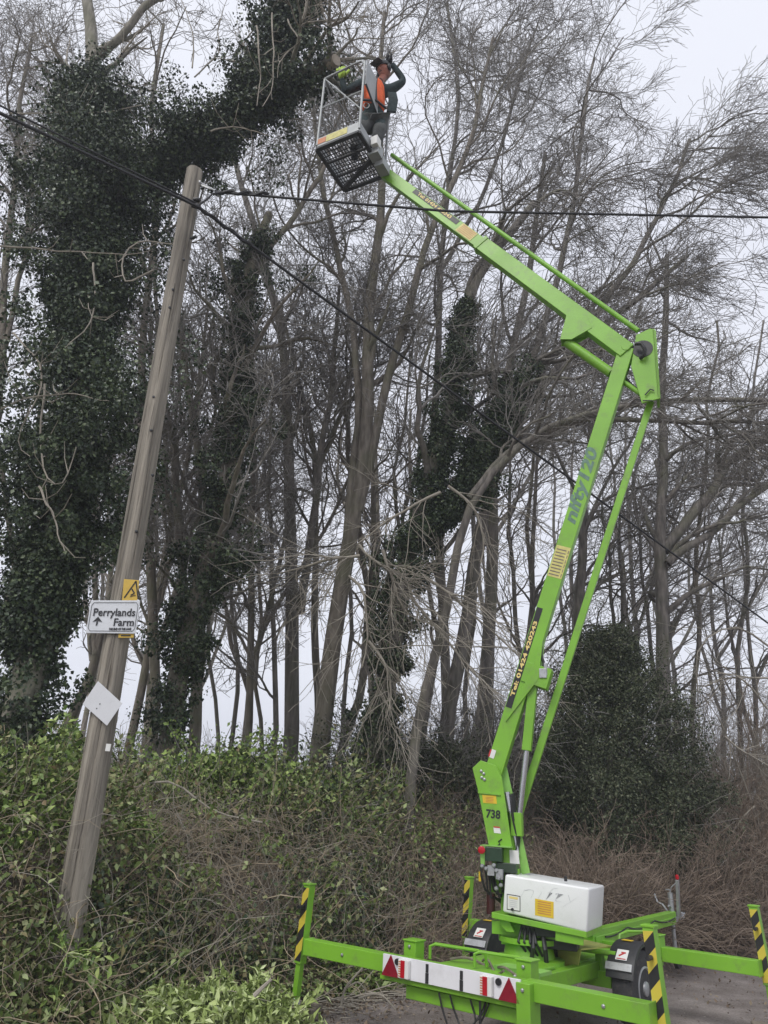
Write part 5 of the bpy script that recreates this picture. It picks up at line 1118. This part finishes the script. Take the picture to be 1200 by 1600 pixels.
sh = [(1100, 15.0, 3.6, 3.4, 'twig_red', 'russet thicket right of the large holly'), (1150, 13.8, 2.6, 2.6, 'twig_red', 'tan thicket between the large holly and the lane'), (1190, 16.5, 3.6, 3.6, 'twig_red', 'russet thicket at the right edge behind the lane'), (760, 14.5, 3.0, 2.6, 'twig', 'grey brown thicket left of the lower arm'), (650, 14.2, 2.7, 2.4, 'twig', 'thicket under the middle ivy trunk'),
      (840, 15.5, 3.6, 2.8, 'twig', 'thicket behind the lower arm'), (1040, 18.5, 4.4, 3.6, 'twig', 'tall thicket behind the right hand trunk'), (1150, 20, 4.6, 4.2, 'twig_red', 'tall russet thicket further back on the right'), (1260, 18, 4.2, 4, 'twig_red', 'thicket just outside the right edge'),
      (560, 16.5, 2.4, 2.4, 'twig', 'low thicket behind the largest trunk'), (700, 18, 3.6, 3.0, 'twig', 'thicket further back left of the lower arm'), (340, 14.5, 1.6, 2.2, 'twig', 'low thicket behind the laurel by the pole'), (180, 12.5, 1.6, 2.2, 'twig_pale', 'pale thicket between the ivy giant and the pole'),
      (440, 17, 1.5, 2.6, 'twig', 'low thicket behind the twin stems'), (1230, 13.6, 2.0, 2.4, 'twig_red', 'low russet thicket beside the lane at the right edge'), (900, 17.5, 4.2, 3.2, 'twig', 'thicket behind the large holly'), (1120, 17.2, 5.0, 3.0, 'twig_pale', 'tall pale thicket above the russet one on the right'), (1195, 15.2, 4.2, 2.8, 'twig_pale', 'pale tangle touching the right edge'),
      (1240, 17.4, 5.4, 3.4, 'twig_red', 'tall tangle half cut off by the right edge'), (1075, 20.8, 5.6, 3.8, 'twig_red', 'tall russet tangle seen over the top of the holly'), (1165, 23, 6.0, 4.4, 'twig', 'grey tangle deep on the right'), (790, 17, 4.6, 3.0, 'twig_pale', 'pale tangle seen left of the lower arm'),
      (905, 11.2, 1.3, 1.7, 'twig_red', 'low russet brambles just behind the engine cover'), (985, 11.9, 1.4, 1.9, 'twig_red', 'low russet brambles at the foot of the large holly'), (1085, 12.5, 1.5, 2.0, 'twig_red', 'low russet brambles behind the jockey wheel'), (1165, 13.6, 1.7, 2.2, 'twig_pale', 'low pale brambles beside the lane behind the front jack')]
for k, (x, Yd, h, w, m_, lab) in enumerate(sh):
    shrub('scrub_thicket', lab, gp(x, Yd), h, w, 56, 300+k, m_, lean=(.03, 0, -.03) if h > 2.5 else (0, 0, -.02), group='scrub thickets behind the hedge')
# pale drooping sprays in front of the middle trunks
b = MB(); gs_ = np.random.default_rng(15); CC = []; CR_ = []
for pts_ in ([(690, 770), (640, 790), (600, 815), (560, 850)], [(560, 850), (590, 880), (620, 900), (655, 905)], [(545, 900), (570, 925), (575, 980), (565, 1040)], [(575, 1000), (600, 1030), (610, 1080), (600, 1120)], [(700, 760), (735, 790), (760, 830), (750, 880)],
             [(600, 860), (620, 930), (640, 960)], [(660, 900), (720, 940), (780, 1000), (820, 1040)], [(640, 930), (700, 1000), (740, 1060), (790, 1090)], [(560, 870), (480, 880), (430, 900)]):
    CC.append(resample(px(pts_, 11.0), 8, .03, gs_)); CR_.append(np.linspace(.028, .010, 8))
CC, CR_ = np.stack(CC), np.stack(CR_); e = empty('drooping_branch', at(690, 770, 11.0), 0, 'pale bare drooping branches hanging in front of the middle ivy trunk', 'branch')
c2, r2 = grow(CC, CR_, 16, 1.3, 42, .13, (.03, 0, -.06), 8, .1, .5, .005, gs_, .3); c3, r3 = grow(c2, r2, 6, .6, 38, .14, (0, 0, -.04), 5, .2, .6, .004, gs_, .3)
V, F = merge([tubes_np(CC, CR_, 6), tubes_np(c2, np.maximum(r2, .005), 3), tubes_np(c3, np.maximum(r3, .0042), 3)]); mesh_np('twigs', V, F, M['twig_pale'], e, np.array(at(690, 770, 11.0)))
# arching pale branches on the right
CC = []; CR_ = []
for pts_ in ([(1200, 1010), (1150, 970), (1110, 985), (1085, 1020), (1090, 1080)], [(1200, 1060), (1140, 1055), (1100, 1075)], [(1205, 1110), (1160, 1060), (1120, 1050)], [(1130, 1150), (1165, 1180), (1205, 1200)], [(1180, 1260), (1150, 1290), (1120, 1330)]):
    CC.append(resample(px(pts_, 13.0), 8, .03, gs_)); CR_.append(np.linspace(.020, .008, 8))
CC, CR_ = np.stack(CC), np.stack(CR_); e = empty('arching_branch', at(1200, 1010, 13), 0, 'pale arching branches over the russet thicket at the right edge', 'branch')
c2, r2 = grow(CC, CR_, 12, 1.0, 42, .13, (-.02, 0, .0), 7, .1, .5, .005, gs_, .3)
V, F = merge([tubes_np(CC, CR_, 6), tubes_np(c2, np.maximum(r2, .005), 3)]); mesh_np('twigs', V, F, M['twig_pale'], e, np.array(at(1200, 1010, 13)))
# freshly cut laurel heap in the left foreground
e0 = onh(290, 1585, .10); e = empty('cut_laurel_heap', (e0[0], e0[1], 0.), 0, 'heap of freshly cut bright green laurel sprigs in the bottom left foreground', 'branch heap')
gl = np.random.default_rng(33); CC = []; n = 150
bx = onh(150, 1600, .1); bx2 = onh(440, 1600, .1)
for k in range(n):
    u = gl.random(); base_ = bx*(1-u)+bx2*u+np.array([gl.normal(0, .08), gl.random()*.55+(.5-abs(u-.45))*.3, 0]); base_[2] = float(gz(base_[0], base_[1]))
    hgt = (.42 if u > .3 else .3)*(1-.5*abs(u-.6)); d = unit(gl.normal(size=3)*[.7, .5, .3]+[0, -.15, .75]); CC.append([base_+[0, 0, .02]+d*hgt*t_*(.7+.5*(k % 5)/5)+np.array([0, 0, -.10*t_*t_]) for t_ in np.linspace(0, 1, 6)])
CC = np.array(CC); V, F = tubes_np(CC, np.tile(np.linspace(.007, .003, 6), (n, 1)), 4); mesh_np('stems', V, F, M['laurel'], e, np.array([e0[0], e0[1], 0.]))
q = CC[:, 2:].reshape(-1, 3); q = np.repeat(q, 9, 0)+gl.normal(0, .018, (len(q)*9, 3)); V, F = leaf_np(q, .085, .36, .9, -.25, .5, gl); mesh_np('leaves', V, F, M['laurel'], e, np.array([e0[0], e0[1], 0.]))
# a few fresh sprigs elsewhere on the bank
for k, (x, y, Yd, lab) in enumerate(((105, 1490, 6.35, 'fresh green sprig at the foot of the telegraph pole'), (300, 1370, 8.2, 'pale green sprig in the brambles right of the pole'), (200, 1290, 7.6, 'leafy sprig in the brambles beside the pole, at sign post height'), (425, 1330, 9.0, 'upright green sprig in the brambles left of the jack leg'))):
    c = at(x, y, Yd); e = empty('laurel_sprig', c, 0, lab, 'sprig'); C = []
    for j in range(6):
        d = unit(gl.normal(size=3)*[.8, .4, .4]+[0, -.2, .5]); C.append([c+d*.28*t_-np.array([0, 0, .1*t_*t_]) for t_ in np.linspace(0, 1, 5)])
    C = np.array(C); V, F = tubes_np(C, np.tile(np.linspace(.005, .002, 5), (6, 1)), 4); mesh_np('stems', V, F, M['laurel'], e, c)
    q = np.repeat(C[:, 1:].reshape(-1, 3), 6, 0)+gl.normal(0, .02, (144, 3)); V, F = leaf_np(q, .07, .4, .8, 0, .4, gl); mesh_np('leaves', V, F, M['weed'], e, c)
# litter, sticks, stones, grass
N = 9500; x = -2.2+11*grh.random(N); s = grh.normal(-.08, .32, N); s[:3000] = -grh.random(3000)**1.4*3.8; y = yv(x)+s/np.where(x < .25, .79, .71)
P = np.stack([x, y, np.maximum(gz(x, y), 0)+.012+.01*grh.random(N)], 1); V, F = leaf_np(P, .04, .6, 2.5, 0, .3, grh); stuff('leaf_litter', V, F, M['litter'], 'dead leaves and chippings along the lane edge')
N = 420; x = -1.4+3.2*grh.random(N); s = grh.normal(.0, .22, N); y = yv(x)+s/np.where(x < .25, .79, .71); a = grh.random(N)*3.14; Ls = .12+.5*grh.random(N)**2
C = np.empty((N, 4, 3)); C[:, 0] = np.stack([x, y, np.maximum(gz(x, y), 0)+.015+.04*grh.random(N)], 1); d = np.stack([np.cos(a), np.sin(a)*.5, grh.normal(0, .12, N)], 1)
for j in range(1, 4): d = nrm(d+grh.normal(0, .16, (N, 3))*[1, 1, .3]); C[:, j] = C[:, j-1]+d*(Ls/3)[:, None]; C[:, j, 2] = np.maximum(C[:, j, 2], .01)
V, F = tubes_np(C, (.003+.006*grh.random(N))[:, None]*np.linspace(1, .5, 4)[None], 4); stuff('loose_twigs', V, F, M['twig_pale'], 'snapped pale twigs littering the verge left of the trailer')
N = 5000; x = 2.2+10*grh.random(N); s = grh.random(N)**1.5*.9; y = yv(x)+s/.71; C = np.empty((N, 4, 3)); C[:, 0] = np.stack([x, y, gz(x, y)], 1); d = nrm(grh.normal(size=(N, 3))*[.5, .5, .1]+[0, 0, 1])
for j in range(1, 4): d = nrm(d+grh.normal(0, .15, (N, 3))+[0, 0, -.12]); C[:, j] = C[:, j-1]+d*(.05+.08*grh.random(N))[:, None]
V, F = tubes_np(C, np.tile([.003, .0028, .002, .001], (N, 1)), 3); stuff('verge_grass', V, F, M['grass'], 'thin grass along the verge beside the lane')
N = 1500; P = np.stack([-.8+9*grh.random(N), np.zeros(N), np.full(N, .004)], 1); P[:, 1] = yv(P[:, 0])-grh.random(N)*3.2; rr = .004+.012*grh.random(N)**3
o8 = np.array([[1, 0, 0], [0, 1, 0], [-1, 0, 0], [0, -1, 0], [0, 0, .7]]); V = (P[:, None]+rr[:, None, None]*(o8[None]+grh.normal(0, .2, (N, 5, 3)))).reshape(-1, 3); b5 = 5*np.arange(N)[:, None]
F = np.concatenate([b5+np.array([[j, (j+1) % 4, 4]]) for j in range(4)], 0); stuff('gravel', V, F, mat('gravel', (.24, .21, .19), .9, var=.5, scale=30), 'loose grit on the lane')
# individual cut sticks by the left jack
for k, (pts_, r_, lab) in enumerate((([(533, 1572), (538, 1545), (552, 1528), (567, 1512)], .012, 'forked pale stick leaning up left of the light board'), ([(538, 1545), (560, 1533), (572, 1548)], .009, 'short pale stick crossing the forked stick'), ([(397, 1556), (408, 1545), (424, 1530)], .018, 'sawn off pale branch end beside the laurel heap'), ([(560, 1560), (585, 1552), (600, 1556), (618, 1578)], .010, 'curved stick lying in front of the verge'), ([(75, 1580), (95, 1560), (140, 1545)], .012, 'curved pale branch in the bottom left corner'), ([(180, 1240), (225, 1225), (262, 1215), (300, 1240), (330, 1270), (410, 1285)], .013, 'long pale broken branch lying on the brambles right of the pole'))):
    Yq = 7.5 if k < 2 or k == 3 else (6.6 if k in (2, 4) else 8.6); b = MB(); Q = resample(px(pts_, Yq), 10); b.tube(list(Q), list(np.linspace(r_, r_*.6, 10)), 6)
    o = b.build('stick', M['twig_pale'], None, smooth=True); tag(o, lab, 'stick', 'loose sticks')

# leafy brambles lapping over the foot of the pole
P = scatter_front(9000, -4.2, -1.5, .0, 1.1, lambda x, s: .22+.0*x, grh, 1.0); V, F = leaf_np(P, .06, .6, .8, .2, .3, grh); stuff('low_bramble_leaves', V, F, M['bramble'], 'low leafy brambles around the foot of the pole')

# shoots standing proud of the hedge top, each with its own leaves
gx_ = np.random.default_rng(77); n = 420; x = -6+8.5*gx_.random(n); s = .3+3.2*gx_.random(n); y = yv(x)+s/np.where(x < .25, .79, .71)
C = np.empty((n, 7, 3)); C[:, 0] = np.stack([x, y, gz(x, y)+zprof(x, s)*.6], 1); dd = nrm(gx_.normal(size=(n, 3))*[.45, .35, .1]+[0, 0, 1]); LL = .3+.6*gx_.random(n)
for j in range(1, 7): dd = nrm(dd+gx_.normal(0, .13, (n, 3))+[0, 0, -.06]); C[:, j] = C[:, j-1]+dd*(LL/6)[:, None]
V, F = tubes_np(C, np.tile(np.linspace(.0055, .0025, 7), (n, 1)), 4); stuff('hedge_shoots', V, F, M['cane'], 'upright shoots standing out of the hedge top')
m = gx_.random(n) < .75; q = np.repeat(C[m][:, 2:].reshape(-1, 3), 5, 0); q = q+gx_.normal(0, .02, q.shape); V, F = leaf_np(q, .065, .55, .7, .2, .35, gx_); stuff('shoot_leaves', V, F, M['bramble'], 'leaves on the shoots of the hedge top')

# ------------------------------------------------------------------ thin winter air
hz = MB(); hz.box((2, 12, 12.5), (275, 0, 0), (0, 275, 0), (0, 0, 14.5)); ho = hz.build('haze', bpy.data.materials.new('haze_air'), None)
ho['kind'] = 'stuff'; hm_ = ho.data.materials[0]; hm_.use_nodes = True; hm_.node_tree.nodes.clear()
ov = hm_.node_tree.nodes.new('ShaderNodeOutputMaterial'); pv = hm_.node_tree.nodes.new('ShaderNodeVolumePrincipled')
pv.inputs['Color'].default_value = (.80, .83, .92, 1); pv.inputs['Density'].default_value = .0024; pv.inputs['Anisotropy'].default_value = .2
hm_.node_tree.links.new(pv.outputs[0], ov.inputs['Volume'])
sc.cycles.volume_bounces = 1
